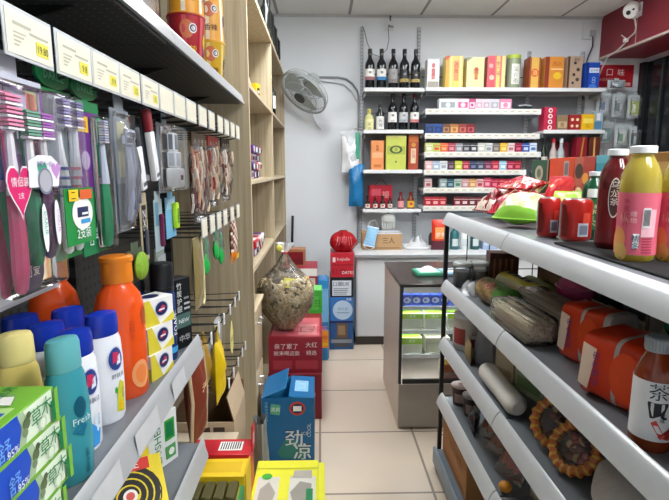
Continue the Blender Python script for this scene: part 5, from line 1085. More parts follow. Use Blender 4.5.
solo(B().box(2.36, 2.392, 4.02, 4.05, 2.38, 2.41, mat('#d8d0d0', .4), .004).tube([(2.375, 4.035, 2.41), (2.375, 4.10, 2.45)], .004, mat('#d8d0d0', .4), 6), 'cable_joint', 'small white cable joint taped on the maroon housing', 'cable joint')

# ================================================================ things on the counter and hanging above it
zc = .7524
t = carton('cardboard_box', 'small brown cardboard box on the counter behind the face mask', 'box', (.50, 4.13, zc), 0, (.325, .18, .14), mat('#b8946a', .75), [('F', 't', '三人', .66, .55, .35, mat('#4a3826', .6)), ('F', 'r', .05, .08, .95, .14, mat('#8c6a48', .7)), ('T', 'r', .35, .1, .98, .9, mat('#d4dce4', .4)), ('F', 'r', .3, .93, 1, 1, mat('#d4dce4', .4))])
t = thing('face_mask', 'pale blue face mask standing tilted against the cardboard box', 'face mask', (.405, 3.985, zc), 0)
mk = mat('#8fbfdf', .7, bump=.2, scale=90); q = B(); MM = Matrix.Translation((0, .02, .115)) @ Matrix.Rotation(R(-14), 4, 'X') @ Matrix.Rotation(R(14), 4, 'Y')
q.M = MM; q.grid(lambda u, v: ((u-.5)*.095*(1-.1*math.sin(PI*v)), -.018*math.sin(PI*u)*math.sin(PI*v)+.001*math.sin(v*40), (v-.5)*.165), 10, 28, lambda u, v: mk if .05 < v < .95 else WHITE); q.build('mask_cloth', t)
q = B(); q.M = MM; q.tube([(-.046, 0, .08), (-.035, .002, .125), (0, .004, .14), (.02, .002, .12), (.046, 0, .08)], .002, WHITE, 5); q.tube([(-.046, 0, -.08), (-.02, .004, -.105), (.02, .004, -.105), (.046, 0, -.08)], .002, WHITE, 5); q.build('ear_loops', t)
t = thing('hanging_glove', 'pale grey ribbed glove hanging under the lowest bottle shelf', 'glove', (.575, 4.24, .88))
gm = mat('#c9cbc6', .7); q = B()
q.lathe([(.045, .08), (.062, .1), (.06, .13), (.04, .155), (.03, .1595)], gm, 16, 1, .5)
for k in range(6): q.tube([(-.048+.019*k, 0, .10), (-.052+.0205*k, -.004, .06), (-.044+.0175*k, 0, .012+.004*abs(k-2.5))], [.0095, .0095, .007], gm, 6)
q.build('glove_body', t); q = B(); q.tube([(0, 0, .1596), (0, 0, .166)], .012, DARK, 8); q.build('hang_loop', t)
t = thing('white_tray', 'oval white tray with crumpled film on the counter', 'tray', (.80, 4.10, zc))
q = B(); q.lathe([(.09, 0), (.12, .004), (.125, .022), (.118, .024), (.11, .012), (.02, .010)], mat('#e9ebec', .3), 28, 1, .7); q.build('tray_body', t)
q = B(); q.grid(lambda u, v: ((.085-.05*v+.012*math.sin(10*PI*u+4*v))*math.cos(2*PI*u), (.05-.03*v)*math.sin(2*PI*u), .013+.10*v*(.7+.3*math.sin(6*PI*u))), 20, 6, FROST, True); q.build('crumpled_film', t)
t = thing('orange_bag', 'orange and dark red snack bag standing on the counter behind the shelf post', 'snack bag', (.97, 4.03, zc), 0)
q = B(); q.pouch(.14, .25, .07, lambda u, v: mat('#5c2030', .4) if v < .3 else (mat('#f0a060', .35) if .35 < v < .75 and .15 < u < .75 else mat('#d8381c', .35)), None, 12, 16, .05, .04, 5); q.build('bag_body', t)
q = B(); q.M = Matrix.Translation((0, -.038, .13)) @ Matrix.Rotation(PI/2, 4, 'X'); q.text('虾条', .035, PAPER); q.build('bag_lettering', t)
solo(B().lathe([(.028, 0), (.03, .004), (.03, .09), (.022, .11), (.02, .12)], mat('#3a3c40', .4), 16), 'dark_jar', 'dark grey jar just left of the orange bag on the counter', 'jar', (.945, 4.20, zc))
for (x, lb, c, h, cc) in ((1.10, 'teal bottle on the counter, seen through the wire end panel', '#2c6c70', .19, mat('#2c6c70', .35)), (1.185, 'tall white bottle on the counter between the two teal bottles', '#e8ecec', .21, WHITE), (1.27, 'dark teal bottle on the counter, right of the tall white bottle', '#24585c', .19, mat('#24585c', .35))):
    bottle('counter_bottle', lb, 'bottle', (x, 4.06, zc), [(.034, 0), (.037, .005), (.037, h*.7), (.025, h*.8), (.014, h*.84)], mat(c, .3), [(.016, h*.842), (.016, h)], cc, n=16, prints=lambda b_, w_: w_.rect(b_, -40, 40, .03, .09, mat('#c8d4d4', .5)))
carton('pale_blue_box', 'pale blue box on the counter at the right of the bottles', 'box', (1.39, 4.08, zc), 0, (.12, .1, .17), mat('#9fb6d4', .45), [('F', 'r', .1, .2, .9, .5, mat('#c8d6e8', .45)), ('F', 't', '纸', .5, .7, .2, BLUE)])
# bag hanging at the left upright
t = thing('hanging_bag', 'clear bag of white cloths with a blue bag below, hanging beside the bottle shelves', 'plastic bag', (.28, 4.33, 1.09), 0)
q = B(); q.pouch(.19, .36, .1, film('#f0f4f8', .5, .2, .8), None, 12, 16, .14, .03, 8); o = q.build('clear_bag', t); o.location = (-.02, 0, .275)
q = B(); q.pouch(.15, .30, .08, mat('#f2f4f6', .6, bump=.5), None, 16, 20, .22, .03, 9); o = q.build('white_cloth', t); o.location = (-.025, -.02, .29)
q = B(); q.pouch(.13, .36, .1, mat('#1f7ab4', .3, bump=.7, scale=50), None, 12, 16, .12, .03, 10); o = q.build('blue_bag', t); o.location = (.022, -.03, .0)
q = B(); q.pouch(.04, .22, .03, mat('#4fa88c', .5), None, 6, 10, .1, .03, 11); o = q.build('green_cloth', t); o.location = (.03, -.045, .40)
q = B(); q.tube([(-.02, 0, .62), (.0, .03, .66), (.04, .09, .665), (.072, .095, .66)], .003, WHITE, 6); q.build('hang_loop', t)

# ================================================================ display cabinet
t = thing('display_cabinet', 'low steel and glass display cabinet with black top standing by the aisle', 'display cabinet', (0, 0, 0))
FX0, FX1, FY0, FY1 = .412, 1.02, 2.53, 3.17
ss = mat('#d6cbbd', .4, 0, var=.05, scale=6); fr = mat('#2b2d2e', .4)
b = B(); b.box(FX0, FX1, FY0, FY1, .012, .262, ss, .002, {'F': mat('#a19c95', .3, .2)}, 1); b.build('base_panel', t)
b = B(); b.box(FX0+.02, FX1-.02, FY0+.02, FY1-.02, 0, .0115, BLACK); b.build('foot_plinth', t)
b = B(); b.box(FX0, FX0+.014, FY0+.022, FY1, .2625, .795, ss); b.build('side_panel', t)
b = B(); b.box(FX1-.014, FX1, FY0+.022, FY1, .2625, .795, ss); b.build('side_panel', t)
b = B(); b.box(FX0+.0145, FX1-.0145, FY1-.014, FY1, .2625, .795, mat('#c9cfcf', .4)); b.build('rear_panel', t)
b = B(); b.box(FX0-.003, FX1+.003, FY0-.002, FY1+.002, .7955, .813, mat('#3b3634', .25), .003, None, 1); b.build('top_panel', t)
for x in (FX0, FX1-.014):
    b = B(); b.box(x, x+.014, FY0, FY0+.0215, .2625, .795, fr); b.build('corner_post', t)
b = B(); b.box(FX0+.0225, FX1-.0225, FY0, FY0+.02, .765, .795, mat('#dfe6e6', .4)); b.build('header_strip', t)
b = B(); b.box(FX0+.0225, FX1-.0225, FY0+.002, FY0+.018, .2625, .285, fr); b.build('sill', t)
b = B(); b.box(FX0+.0225, FX1-.0225, FY0+.008, FY0+.011, .2855, .7645, film('#eef6f4', .04, .03)); b.build('glass_pane', t)
for z in (.672, .54, .405):
    b = B(); b.box(FX0+.0145, FX1-.0145, FY0+.03, FY1-.0145, z, z+.012, film('#e4eeea', .3, .1)); o = b.build('shelf', t)
    b = B(); b.box(FX0+.0145, FX1-.0145, FY0+.024, FY0+.0295, z-.006, z+.014, mat('#eef2f2', .3)); b.build('shelf_edge', o)
fill_glow = emis('#f6fbff', 6.5)  # glowing fill strips, added only to brighten the cabinet's inside
for z in (.785, .6635, .5315, .3965):
    b = B(); b.box(FX0+.03, FX1-.03, FY0+.045, FY0+.06, z, z+.008, fill_glow); b.build('added_fill_strip', t)
bl2 = mat('#2f52c0', .4)
for k in range(11): carton('blue_box', f'small blue box with white oval, {ordn[k]} from the left on the top cabinet shelf', 'box', (.458+.0505*k, 2.62, .6842), 0, (.047, .08, .058), bl2, [('F', 'c', .5, .5, .34, mat('#dfe6f6', .4), 1.25), ('F', 'c', .42, .5, .16, mat('#6c8ad8', .4)), ('T', 'r', .1, .1, .9, .9, mat('#5878d8', .4))], 'blue boxes in the display cabinet')
gp = mat('#e0e2d4', .45)
for k in range(4): carton('green_topped_box', f'pale box with bright green top, {ordn[k]} from the left on the middle cabinet shelf', 'box', (.487+.122*k, 2.625, .5522), 0, (.112, .1, .088), gp, [('F', 'r', 0, .68, 1, 1, mat('#aad840', .4)), ('F', 't', '清茶', .5, .84, .2, mat('#f0f4dc', .4)), ('T', 'r', .05, .05, .95, .95, mat('#a8d848', .4)), ('F', 'r', .1, .1, .9, .6, mat('#d8dacc', .45))], 'green-topped boxes in the display cabinet')
carton('green_topped_box', 'pale box with bright green top alone on the lower cabinet shelf', 'box', (.487, 2.625, .4172), 0, (.112, .1, .088), gp, [('F', 'r', 0, .6, 1, 1, mat('#9cc83c', .4)), ('F', 't', '清茶', .5, .8, .2, mat('#f0f4dc', .4)), ('T', 'r', .05, .05, .95, .95, mat('#a8d848', .4)), ('F', 'r', .1, .1, .9, .5, mat('#d8dacc', .45))])
carton('olive_box', 'olive box beside the lone green-topped box in the display cabinet', 'box', (.63, 2.63, .4172), 0, (.13, .1, .085), mat('#a8a890', .45), [('F', 'r', .05, .1, .95, .6, mat('#b8b8a4', .45))])
t = carton('noodle_box', 'white and orange box low in the display cabinet next to the shelf post', 'box', (.715, 2.60, .2632), 0, (.12, .09, .13), mat('#e8dcd0', .45), [('F', 'r', 0, .4, 1, .75, mat('#d8641c', .4)), ('F', 'r', 0, .75, 1, 1, mat('#e8c04c', .4)), ('F', 'r', .1, .08, .9, .3, mat('#e8a0a0', .4))])
t = thing('tissue_packet', 'flat green tissue packet with crumpled clear film lying on the black cabinet top', 'tissue packet', (.66, 2.78, .8134), 4)
q = B(); q.box(-.13, .02, -.07, .07, 0, .022, mat('#4fb08c', .4), .006); q.box(-.11, -.0, -.06, .06, .0222, .024, mat('#cfe8dc', .4)); q.build('packet_body', t)
q = B(); q.grid(lambda u, v: (-.055+.1*(u-.5), .07*(v-.5), .025+.025*math.sin(PI*u)*math.sin(PI*v)), 8, 8, mat('#dce8e4', .4)); q.build('film_wrap', t)
t = thing('tissue_packet', 'flat pale blue tissue packet beside the green one on the black cabinet top', 'tissue packet', (.766, 2.786, .8134), 4)
q = B(); q.box(-.082, .086, -.07, .07, 0, .02, mat('#9fc4e0', .4), .006); q.box(-.064, .066, -.05, .05, .0202, .022, mat('#e8f0f6', .4)); q.build('packet_body', t)

solo(B().tube([(-.272, 4.385, .001), (-.262, 4.40, .6), (-.250, 4.425, 1.0)], .011, mat('#2c2a2c', .4), 8), 'broom_handle', 'dark broom handle leaning in the corner at the far end of the wooden unit', 'broom handle')

# ================================================================ right gondola
GY0, GY1 = .25, 2.17
g = thing('gondola_shelving', 'grey metal shop shelving with black posts along the right of the aisle', 'shelving', (0, 0, 0))
RX = .536
b = B(); b.box(1.03, 1.042, GY0, GY1, .0, 1.17, mat('#5d6164', .5)); b.build('back_panel', g)
blk = mat('#17181a', .4)
b = B(); b.box(.548, .566, 2.178, 2.196, 0, 1.19, blk, .002, None, 1); b.build('front_post', g)
b = B(); b.box(1.03, 1.05, 2.178, 2.196, 0, 1.19, blk, .002, None, 1); b.build('rear_post', g)
q = B()
for k in range(6): q.tube([(.567, 2.187, .16+.2*k), (1.029, 2.187, .16+.2*k)], .0025, blk, 6)
for k in range(4): q.tube([(.65+.1*k, 2.183, .02), (.65+.1*k, 2.183, 1.17)], .0025, blk, 6)
q.build('wire_end_mesh', g)
DECK = mat('#74787c', .4, .1, var=.05)
for (zd, th) in ((1.195, .03), (.895, .028), (.63, .028), (.36, .028)):
    for (ya, yb) in ((1.455, GY1), (GY0, 1.449)):
        q = B(); q.box(.563, 1.029, ya, yb, zd-th, zd, DECK, .001, {'B': mat('#4c4f52', .5)}, 1); o = q.build('shelf', g)
        rail(o, ya, yb, zd+.022, .05, RX, -1, mat('#cdd0d2', .3, .1, var=.04), ln=1)
q = B(); q.box(.54, 1.029, GY0, GY1, .0, .10, mat('#66727c', .5), .004, {'F': BLACK}, 1); q.build('base_plinth', g)
q = B(); q.box(.525, .5395, GY0, GY1+.01, .03, .108, mat('#7d8b96', .4), .004); q.build('kick_plate', g)

# ---- top of the gondola
zt = 1.1952
def gp_(o, rx, ry, z=None):
    o.rotation_euler.x = R(rx); o.rotation_euler.y = R(ry)
def snack(label, loc, rz, rx, w, h, d, mfn, seed, cat='snack bag', extra=None, wr=.10, ry=0):
    t = thing('snack_bag', label, cat, loc, rz, None, rx, ry)
    q = B(); q.pouch(w, h, d, mfn, None, 36, 36, wr, .05, seed); q.build('bag_body', t)
    for (za, zb_) in ((h*.955, h), (0, h*.045)):
        q = B(); q.box(-w*.48, w*.48, -.0012, .0012, za, zb_, mfn(.5, .9) if za else mfn(.5, .1), 0); q.build('crimped_seal', t)
    if extra:
        q = B(); extra(q, d); q.build('bag_print', t)
    return t
rp = [mat('#9c1424', .28), mat('#c42434', .28), mat('#e8c8b8', .3), mat('#6c0e18', .3), mat('#c8c4b0', .3), mat('#cc3a24', .28), mat('#d86878', .3), mat('#f0e4d4', .3)]
from mathutils import noise as mnoise
def mott(u, v, k, s_): return 2.2*mnoise.noise(Vector((u*7*k, v*7*k, s_*7)))+1.3*mnoise.noise(Vector((u*17*k, v*17*k, s_*3)))
def patA(u, v):
    n = mott(u, v, 1, 1.)
    if u < .26 or v < .2: return rp[4] if n > .2 else (rp[2] if n > -.5 else rp[3])
    return rp[7] if n > 1.15 else (rp[0] if n > -.2 else (rp[3] if n > -.8 else rp[1]))
def patB(u, v):
    n = mott(u, v, 1.2, 2.3); return rp[2] if n > .9 else (rp[6] if n > .35 else (rp[1] if n > -.2 else (rp[0] if n > -.8 else rp[3])))
def patC(u, v):
    n = mott(u, v, 1, 4.1); return mat('#f0c8a0', .35) if n > 1 else (rp[5] if n > 0 else rp[1])
def patD(u, v):
    n = mott(u, v, 1.1, .6); return rp[7] if n > 1.1 else (rp[1] if n > -.1 else (rp[0] if n > -.9 else rp[6]))
cg1 = mat('#b8b884', .35); cg2 = mat('#5c9424', .35); cg3 = mat('#8ca054', .35); cg4 = mat('#d2d0b0', .35)
def patE(u, v):
    if v < .24 or u < .1: return cg2 if mott(u, v, 1, 1) > -.7 else mat('#98c458', .35)
    n = mott(u, v, .9, 3.); return cg4 if n > .5 else (cg1 if n > -.5 else (cg3 if n > -1 else mat('#8c9448', .4)))
def exE(q, d):
    for k in range(5): q.tube([(-.06+.027*k, -d*.50, .045), (-.05+.026*k, -d*.555, .09), (-.045+.024*k, -d*.47, .135)], .0012, mat('#8c9a5c', .5), 4)
snack('red snack bag with pale speckled corner at the far end of the right top shelf', (.685, 2.075, zt+.034), -62, -68, .15, .20, .115, patA, 1)
snack('pink and red mottled snack bag leaning on the speckled one', (.70, 1.925, zt+.036), -60, -66, .145, .19, .115, patB, 2)
snack('bright red snack bag lying on top of the speckled and the mottled ones', (.745, 1.98, zt+.134), -62, -82, .16, .16, .06, patD, 3)
snack('orange-red snack bag lying against the row of boxes', (.835, 1.80, zt+.018), -60, -25, .12, .18, .06, patC, 4)
cg1 = mat('#dfe0b4', .35); cg2 = mat('#7fb53a', .35); cg3 = mat('#c4cf8c', .35); cg4 = mat('#f0eed8', .35)
def patE(u, v):
    if v < .2 or u < .06: return cg2
    return cg4 if int(u*7+v*5) % 3 == 0 else (cg3 if int(u*11-v*8) % 4 == 0 else cg1)
def exE(q, d):
    for k in range(5): q.tube([(-.07+.03*k, -d*.52, .07), (-.055+.03*k, -d*.56, .13), (-.05+.028*k, -d*.5, .19)], .0012, mat('#8c9a5c', .5), 4)
snack('cream and green snack bag beside the cola cans', (.675, 1.725, zt+.034), -42, -66, .17, .17, .115, patE, 5, extra=exE, wr=.07)
snack('lime green crumpled bag lying behind the cola cans', (.80, 1.62, zt+.018), -40, -45, .13, .16, .06, lambda u, v: mat('#a8d84a', .35) if int(u*7+v*6) % 3 else mat('#d4ec9c', .35), 6, wr=.12)
# cola cans
def can(label, loc, rz, r, h):
    pf = [(r*.78, 0), (r*.84, .004), (r, .012), (r, h-.012), (r*.84, h-.002), (r*.80, h)]
    t = thing('drink_can', label, 'can', loc, rz)
    cr = mat('#ac1c16', .28, .2, coat=.3)
    q = B(); q.lathe([(a, z, (STEEL if i in (0, 4) else cr)) for i, (a, z) in enumerate(pf)], cr, 28)
    w = Wrap(pf); q2 = q
    w.rect(q2, -105, -68, .014, h-.014, mat('#98a8a8', .3, .3)); w.shape(q2, -50, h*.5, [(-.006, -.045), (.012, -.045), (.016, 0), (.004, .045), (-.006, .045)], mat('#6c1410', .3))
    w.rect(q2, 4, 44, .018, .056, mat('#c8ccd4', .4)); w.rect(q2, 10, 40, .024, .05, mat('#7c8494', .4), .0012); w.text(q2, '可口可乐', -32, h*.66, .011, mat('#8c1c14', .4), .0014, True); w.rect(q2, 20, 50, .056, .085, mat('#d84a38', .3))
    q.build('can_body', t)
    q = B(); q.lathe([(r*.78, h-.003), (r*.78, h-.002)], STEEL, 24); q.tube([(.012*math.cos(k*PI/5)-.006, .008*math.sin(k*PI/5), h) for k in range(10)], .0015, STEEL, 5, True); q.build('can_lid', t)
can('red drink can beside the cream and green bag on the right top shelf', (.700, 1.515, zt), -20, .034, .122)
can('wider red drink can standing right of the first can, before the green bottle', (.738, 1.425, zt), -22, .043, .124)
# row of upright boxes along the back of the shelf, fronts towards the aisle
def rowbox(label, ya, yb, m, ops, h=.245):
    carton('biscuit_box', label, 'box', (.957, (ya+yb)/2, zt), -90, (yb-ya-.004, .09, h), m, ops, 'boxes along the back of the right top shelf')
rowbox('dark green box with round pale motifs at the far end of the row', 2.0, 2.165, mat('#2f5a44', .45), [('F', 'c', .45, .78, .2, mat('#b8b8a0', .5), 1.2), ('F', 'c', .45, .78, .12, mat('#6c7c5c', .5)), ('F', 'c', .4, .48, .2, mat('#c89c48', .5), 1.2), ('F', 'c', .4, .48, .1, CREAM), ('F', 'c', .45, .2, .18, mat('#a8a890', .5)), ('F', 'r', .92, 0, 1, 1, mat('#8c8070', .5))])
rowbox('orange-red box with a small grey label in the row of boxes', 1.80, 1.998, mat('#d8502c', .4), [('F', 'r', .62, .72, .82, .95, mat('#b8a8a4', .5)), ('F', 'r', .65, .75, .79, .92, mat('#7c7478', .5)), ('F', 'c', .3, .5, .3, mat('#e06038', .4)), ('F', 't', '饼干', .3, .6, .2, mat('#f0a880', .4)), ('L', 'r', .2, .2, .8, .8, mat('#b84428', .4))], .25)
rowbox('red box with cream and black figures in the middle of the row', 1.66, 1.798, mat('#b84840', .4), [('F', 'r', 0, 0, .45, 1, mat('#c06a58', .4)), ('F', 'c', .25, .8, .2, mat('#4c4038', .5)), ('F', 'c', .28, .45, .24, CREAM), ('F', 'c', .25, .45, .14, INK), ('F', 'c', .6, .7, .15, mat('#e8a048', .4)), ('F', 'tv', '麻花', .8, .5, .16, mat('#3c2c28', .5))], .25)
rowbox('teal blue box in the row behind the bottles', 1.50, 1.658, mat('#3c9cb4', .4), [('F', 'r', 0, .9, 1, 1, mat('#68b4c8', .4)), ('F', 'r', 0, 0, 1, .3, mat('#d8e4e4', .4)), ('F', 'c', .6, .5, .2, mat('#58b0c4', .4))], .252)
rowbox('golden brown box behind the pink bottles at the right edge', 1.21, 1.498, mat('#a87838', .4), [('F', 'r', .05, .6, .95, .9, mat('#d0a860', .4)), ('F', 'c', .5, .5, .25, mat('#8c3420', .4))], .252)
# black tray mat and bottles
solo(B().box(.652, .88, .55, 1.37, 0, .006, mat('#060607', .8, var=0), .002, None, 1), 'rubber_mat', 'black rubber mat under the drink bottles on the right top shelf', 'mat', (0, 0, zt))
zb = zt+.0062
def bot(label, loc, m, capm, lab, prints, H=.235, r=.039, rz=0, neck=.017):
    pf = [(r*.86, 0), (r*.97, .006), (r, .02), (r*.96, H*.28), (r, H*.56), (r*1.0, H*.62), (r*.99, H*.68), (r*.93, H*.76), (r*.78, H*.83), (neck*1.12, H*.895), (neck, H*.915), (neck, H*.935)]
    pc = [(neck*1.2, H*.936), (neck*1.25, H*.94), (neck*1.25, H*.995), (neck*1.1, H)]
    return bottle('drink_bottle', label, 'bottle', loc, pf, m, pc, capm, rz, band=(H*.06, H*.60, lab) if lab else None, prints=prints, n=28)
pk_ = mat('#e0687c', .3); 
def pp(b_, w_):
    w_.ell(b_, -60, .045, .018, .03, mat('#e89a5c', .35), .002); w_.ell(b_, -48, .02, .015, .02, mat('#d8b060', .35), .0022); w_.rect(b_, 6, 48, .055, .115, mat('#f0b8c0', .35), .0016); 
    w_.rect(b_, 8, 28, .075, .118, mat('#e8e4e4', .4), .002)
    for k in range(6): w_.rect(b_, 10+3*k, 11.6+3*k, .08, .114, INK, .0024, 2, 1)
    w_.text(b_, '水蜜桃汁', -38, .132, .014, mat('#b02c48', .35), .0022, True); w_.text(b_, '维他', -16, .105, .012, mat('#f4d0cc', .4), .0022, True); w_.text(b_, '桃多', -6, .052, .015, mat('#1c4c6c', .4), .0026, True); w_.text(b_, '桃', -44, .095, .02, mat('#f0a898', .4), .0022); w_.rect(b_, -14, 2, .03, .062, mat('#e8f0ec', .4), .0018)
    for k in range(6): w_.rect(b_, 10, 40, .02+.006*k, .023+.006*k, mat('#b84058', .4), .002, 2, 1)
liq = mat('#d4c04c', .12, trans=.45, var=.04, coat=.3)
bot('peach drink bottle with pink sleeve and yellow drink, fully in view', (.703, 1.09, zb), liq, mat('#eef0f0', .35), pk_, pp, .25, .041, -26, .021)
bot('peach drink bottle with pink sleeve, cut off by the right edge of the photo', (.789, 1.078, zb), liq, mat('#eef0f0', .35), pk_, pp, .25, .041, -26, .021)
def dp(b_, w_):
    w_.ell(b_, -8, .13, .014, .05, mat('#d8d0c8', .4), .0018); w_.ell(b_, -8, .13, .012, .046, mat('#3c2420', .4), .0022); w_.text(b_, '乌龙茶', -8, .162, .018, mat('#e8dcd0', .4), .0026, True); w_.text(b_, '冰红茶', 32, .16, .016, mat('#d8a09c', .4), .002, True)
bot('dark red tea bottle with white cap, left of the peach bottle', (.748, 1.26, zb), mat('#5c0f14', .15, trans=.1, coat=.3), mat('#e4e8e8', .35), mat('#6c1016', .25), dp, .25, .039, -22, .019)
def gp2(b_, w_): w_.rect(b_, -70, 60, .03, .12, mat('#1c6c3c', .35), .0016); w_.text(b_, '绿茶', -15, .09, .03, mat('#c8dcb0', .4), .002, True); w_.rect(b_, -40, 30, .125, .15, mat('#d8e4dc', .4), .0016)
bot('slim dark green tea bottle between the wide can and the dark red bottle', (.815, 1.478, zt), mat('#0c4c2c', .15, trans=.1, coat=.3), mat('#d8e4e0', .35), None, gp2, .20, .034, -20, .014)

# ---- second shelf
z2 = .8952
for k, (x, y) in enumerate(((.614, 2.122), (.694, 2.125))):
    t = thing('clear_jar', ['clear jar of dark sweets next to the shelf post', 'clear jar of dark sweets beside the brown box'][k], 'jar', (x, y, z2))
    q = B(); q.lathe([(.030, .002), (.033, .006), (.033, .07)], mat('#2a2420', .4, bump=.4, scale=150), 18); q.build('dark_sweets', t)
    q = B(); q.lathe([(.034, 0), (.037, .004), (.038, .085), (.038, .095)], film('#e8f0f0', .16, .1), 20); q.build('jar_body', t)
    q = B(); q.lathe([(.040, .0955), (.040, .105), (.036, .109)], mat('#c8d0d0', .3), 20); q.build('jar_lid', t)
t = carton('chocolate_box', 'brown striped box resting at a tilt by the jars', 'box', (.785, 2.115, z2), -8, (.12, .09, .155), mat('#4c2418', .45), [('F', 'r', .12+.2*k, .1, .2+.2*k, .85, mat('#8c5c40', .5)) for k in range(4)] + [('T', 'r', .1, .1, .9, .9, mat('#5c3020', .5))])
t = thing('clear_bag', 'crumpled clear bag lying at the shelf edge in front of the jars', 'plastic bag', (.625, 1.985, z2), 30)
q = B(); q.grid(lambda u, v: ((.05-.03*v+.01*math.sin(10*PI*u+6*v))*math.cos(2*PI*u), (.06-.035*v+.008*math.sin(14*PI*u))*math.sin(2*PI*u), .05*v+.008*math.sin(8*PI*u)*v), 24, 6, FROST, True); q.build('bag_body', t)
def roll(label, x, ya, yb, z, r, mfn, cat='noodle roll', ends=None, extra=None, name='noodle_roll', dx=0.):
    t = thing(name, label, cat, (x, (ya+yb)/2, z), math.degrees(math.atan2(-dx, yb-ya)))
    L = math.hypot(yb-ya, dx); q = B()
    def fn(u, v):
        k = 1.0 if .06 < v < .94 else (.86 if .01 < v < .99 else .55)
        rr = r*k*(1+.02*math.sin(9*v+4*PI*u)); a = 2*PI*u
        return (rr*math.cos(a), (v-.5)*L, r*1.02+rr*math.sin(a))
    q.grid(fn, 22, 22, mfn, True)
    for s, e in ((-1, 0), (1, 1)):
        q.poly([fn(k/22, e) for k in range(22)], ends or (mfn if not callable(mfn) else mfn(.3, .01)))
    q.build('roll_body', t)
    if extra: q = B(); extra(q, r, L); q.build('roll_label', t)
    return t
gn = mat('#4c8a2c', .4); yn = mat('#ece23c', .4); yn2 = mat('#ece8b4', .45); bkn = mat('#8c6c48', .5)
def exg(q, r, L):
    def on(u, v, k=1.03): a = u; return (r*k*math.cos(a), v*L, r*1.02+r*k*math.sin(a))
    a0 = R(128)
    q.poly([on(a0+.42*math.cos(t*PI/10), .03+.10*math.sin(t*PI/10)) for t in range(20)], mat('#c83024', .4)); q.poly([on(a0+.36*math.cos(t*PI/10), .03+.085*math.sin(t*PI/10), 1.045) for t in range(20)], mat('#e8d8c0', .4)); q.poly([on(a0+.31*math.cos(t*PI/10), .03+.07*math.sin(t*PI/10), 1.06) for t in range(20)], mat('#c83024', .4))
    vs, fs, asp = glyphs('丹'); vv = [q.v(on(a0-y*.42, .03-x*.10, 1.075)) for x, y in vs]
    for f in fs: q.f([vv[i] for i in f], mat('#f0e4d0', .4))
roll('green and brown noodle roll with a round red seal', .655, 1.66, 1.92, z2, .046, lambda u, v: gn if (v < .3 or (.1 < u < .3 and v < .8)) else (bkn if int(u*9+v*5) % 2 else mat('#a89060', .5)), extra=exg, ends=mat('#c8cc88', .5), dx=-.02)
roll('yellow noodle roll with dark lettering behind the green roll', .77, 1.745, 2.03, z2, .046, lambda u, v: yn if .15 < u < .36 else (mat('#8a8420', .4) if u < .15 else yn2), ends=yn2, dx=-.02,
     extra=lambda q, r, L: [q.box(-.012, .012, -L*.35+.05*k, -L*.35+.035+.05*k, 2.045*r, 2.05*r+.001, mat('#3c3818', .5)) for k in range(5)])
roll('olive roll lying behind the crumpled clear bag', .868, 1.80, 2.04, z2, .036, mat('#8f9a4a', .5))
nm_ = mat('#ece0c4', .6); nm2 = mat('#d0c2a0', .6); nm3 = mat('#f4ecd8', .55)
def noodles(label, x, y, w, d, h, rz):
    t = thing('noodle_bundle', label, 'noodle pack', (x, y, z2), rz)
    rn = random.Random(int(x*1000)); q = B()
    for i in range(90):
        xx = rn.uniform(-.44, .44)*w; zz = .006+rn.uniform(.05, .95)*h*(.6+.4*math.cos(2.6*xx/w))
        q.tube([(xx, -d*.46, zz), (xx+rn.uniform(-.006, .006), 0, zz+rn.uniform(-.004, .004)), (xx, d*.46, zz)], .0028, rn.choice((nm_, nm2, nm3)), 4)
    o = q.build('dry_noodles', t); o['kind'] = 'stuff'
    q = B(); q.box(-w*.42, w*.42, -d*.44, d*.44, .004, h*.72, mat('#e4d8bc', .6), .015); q.build('pale_gap_filler', t)  # pale block added inside so the gaps between noodles stay light
    q = B(); q.box(-w/2, w/2, -d/2, d/2, 0, h*1.02, film('#f0ece0', .16, .12, .7), .02, None, 3); q.build('film_wrap', t)
    q = B(); q.poly([(-w*.25, -d*.1, h*1.03), (w*.2, -d*.1, h*1.03), (w*.2, d*.2, h*1.03), (-w*.25, d*.2, h*1.03)], mat('#b8ac90', .5)); q.M = Matrix.Translation((0, .05*d, h*1.035)) @ Matrix.Rotation(-PI/2, 4, 'Z'); q.text('挂面', .022, mat('#5c5844', .5)); q.build('pack_label', t)
noodles('clear pack of pale dry noodles at the shelf edge beside the orange packs', .628, 1.50, .105, .28, .085, 3)
noodles('clear pack of pale dry noodles behind the one at the shelf edge', .76, 1.555, .11, .36, .095, 2)
noodles('clear pack of dry noodles at the back below the pink tub', .885, 1.45, .11, .3, .08, 0)
t = thing('pink_tub', 'pink plastic tub with glossy lid at the back of the second right shelf', 'tub', (.90, 1.70, z2))
q = B(); q.lathe([(.05, 0), (.058, .01), (.066, .10), (.05, .13), (.048, .14)], mat('#d8588a', .25), 24); q.tube([(.0665*math.cos(k*PI/12), .0665*math.sin(k*PI/12), .10) for k in range(24)], .004, mat('#d46a90', .3), 6, True); q.build('tub_body', t)
q = B(); q.lathe([(.052, .1405), (.052, .165), (.046, .17)], mat('#e88cb4', .25), 24); q.build('tub_lid', t)
solo(B().lathe([(.03, 0), (.034, .006), (.034, .12), (.016, .15), (.016, .17)], mat('#1c1c24', .2), 16), 'dark_bottle', 'dark bottle standing right of the pink tub on the second right shelf', 'bottle', (.985, 1.62, z2))
carton('brown_carton', 'brown carton at the back of the second right shelf behind the noodle rolls', 'carton', (.955, 1.92, z2), 90, (.22, .1, .21), mat('#6a4a34', .6), [('K', 'r', .1, .2, .9, .8, mat('#8c6848', .6))])
t = thing('clear_bag', 'clear bag with a round green seal behind the orange noodle packs', 'food bag', (.92, 1.20, z2), -50)
q = B(); q.pouch(.16, .19, .09, mat('#ccc8b0', .4, bump=.3), None, 14, 14, .08, .03, 51); q.build('bag_contents', t)
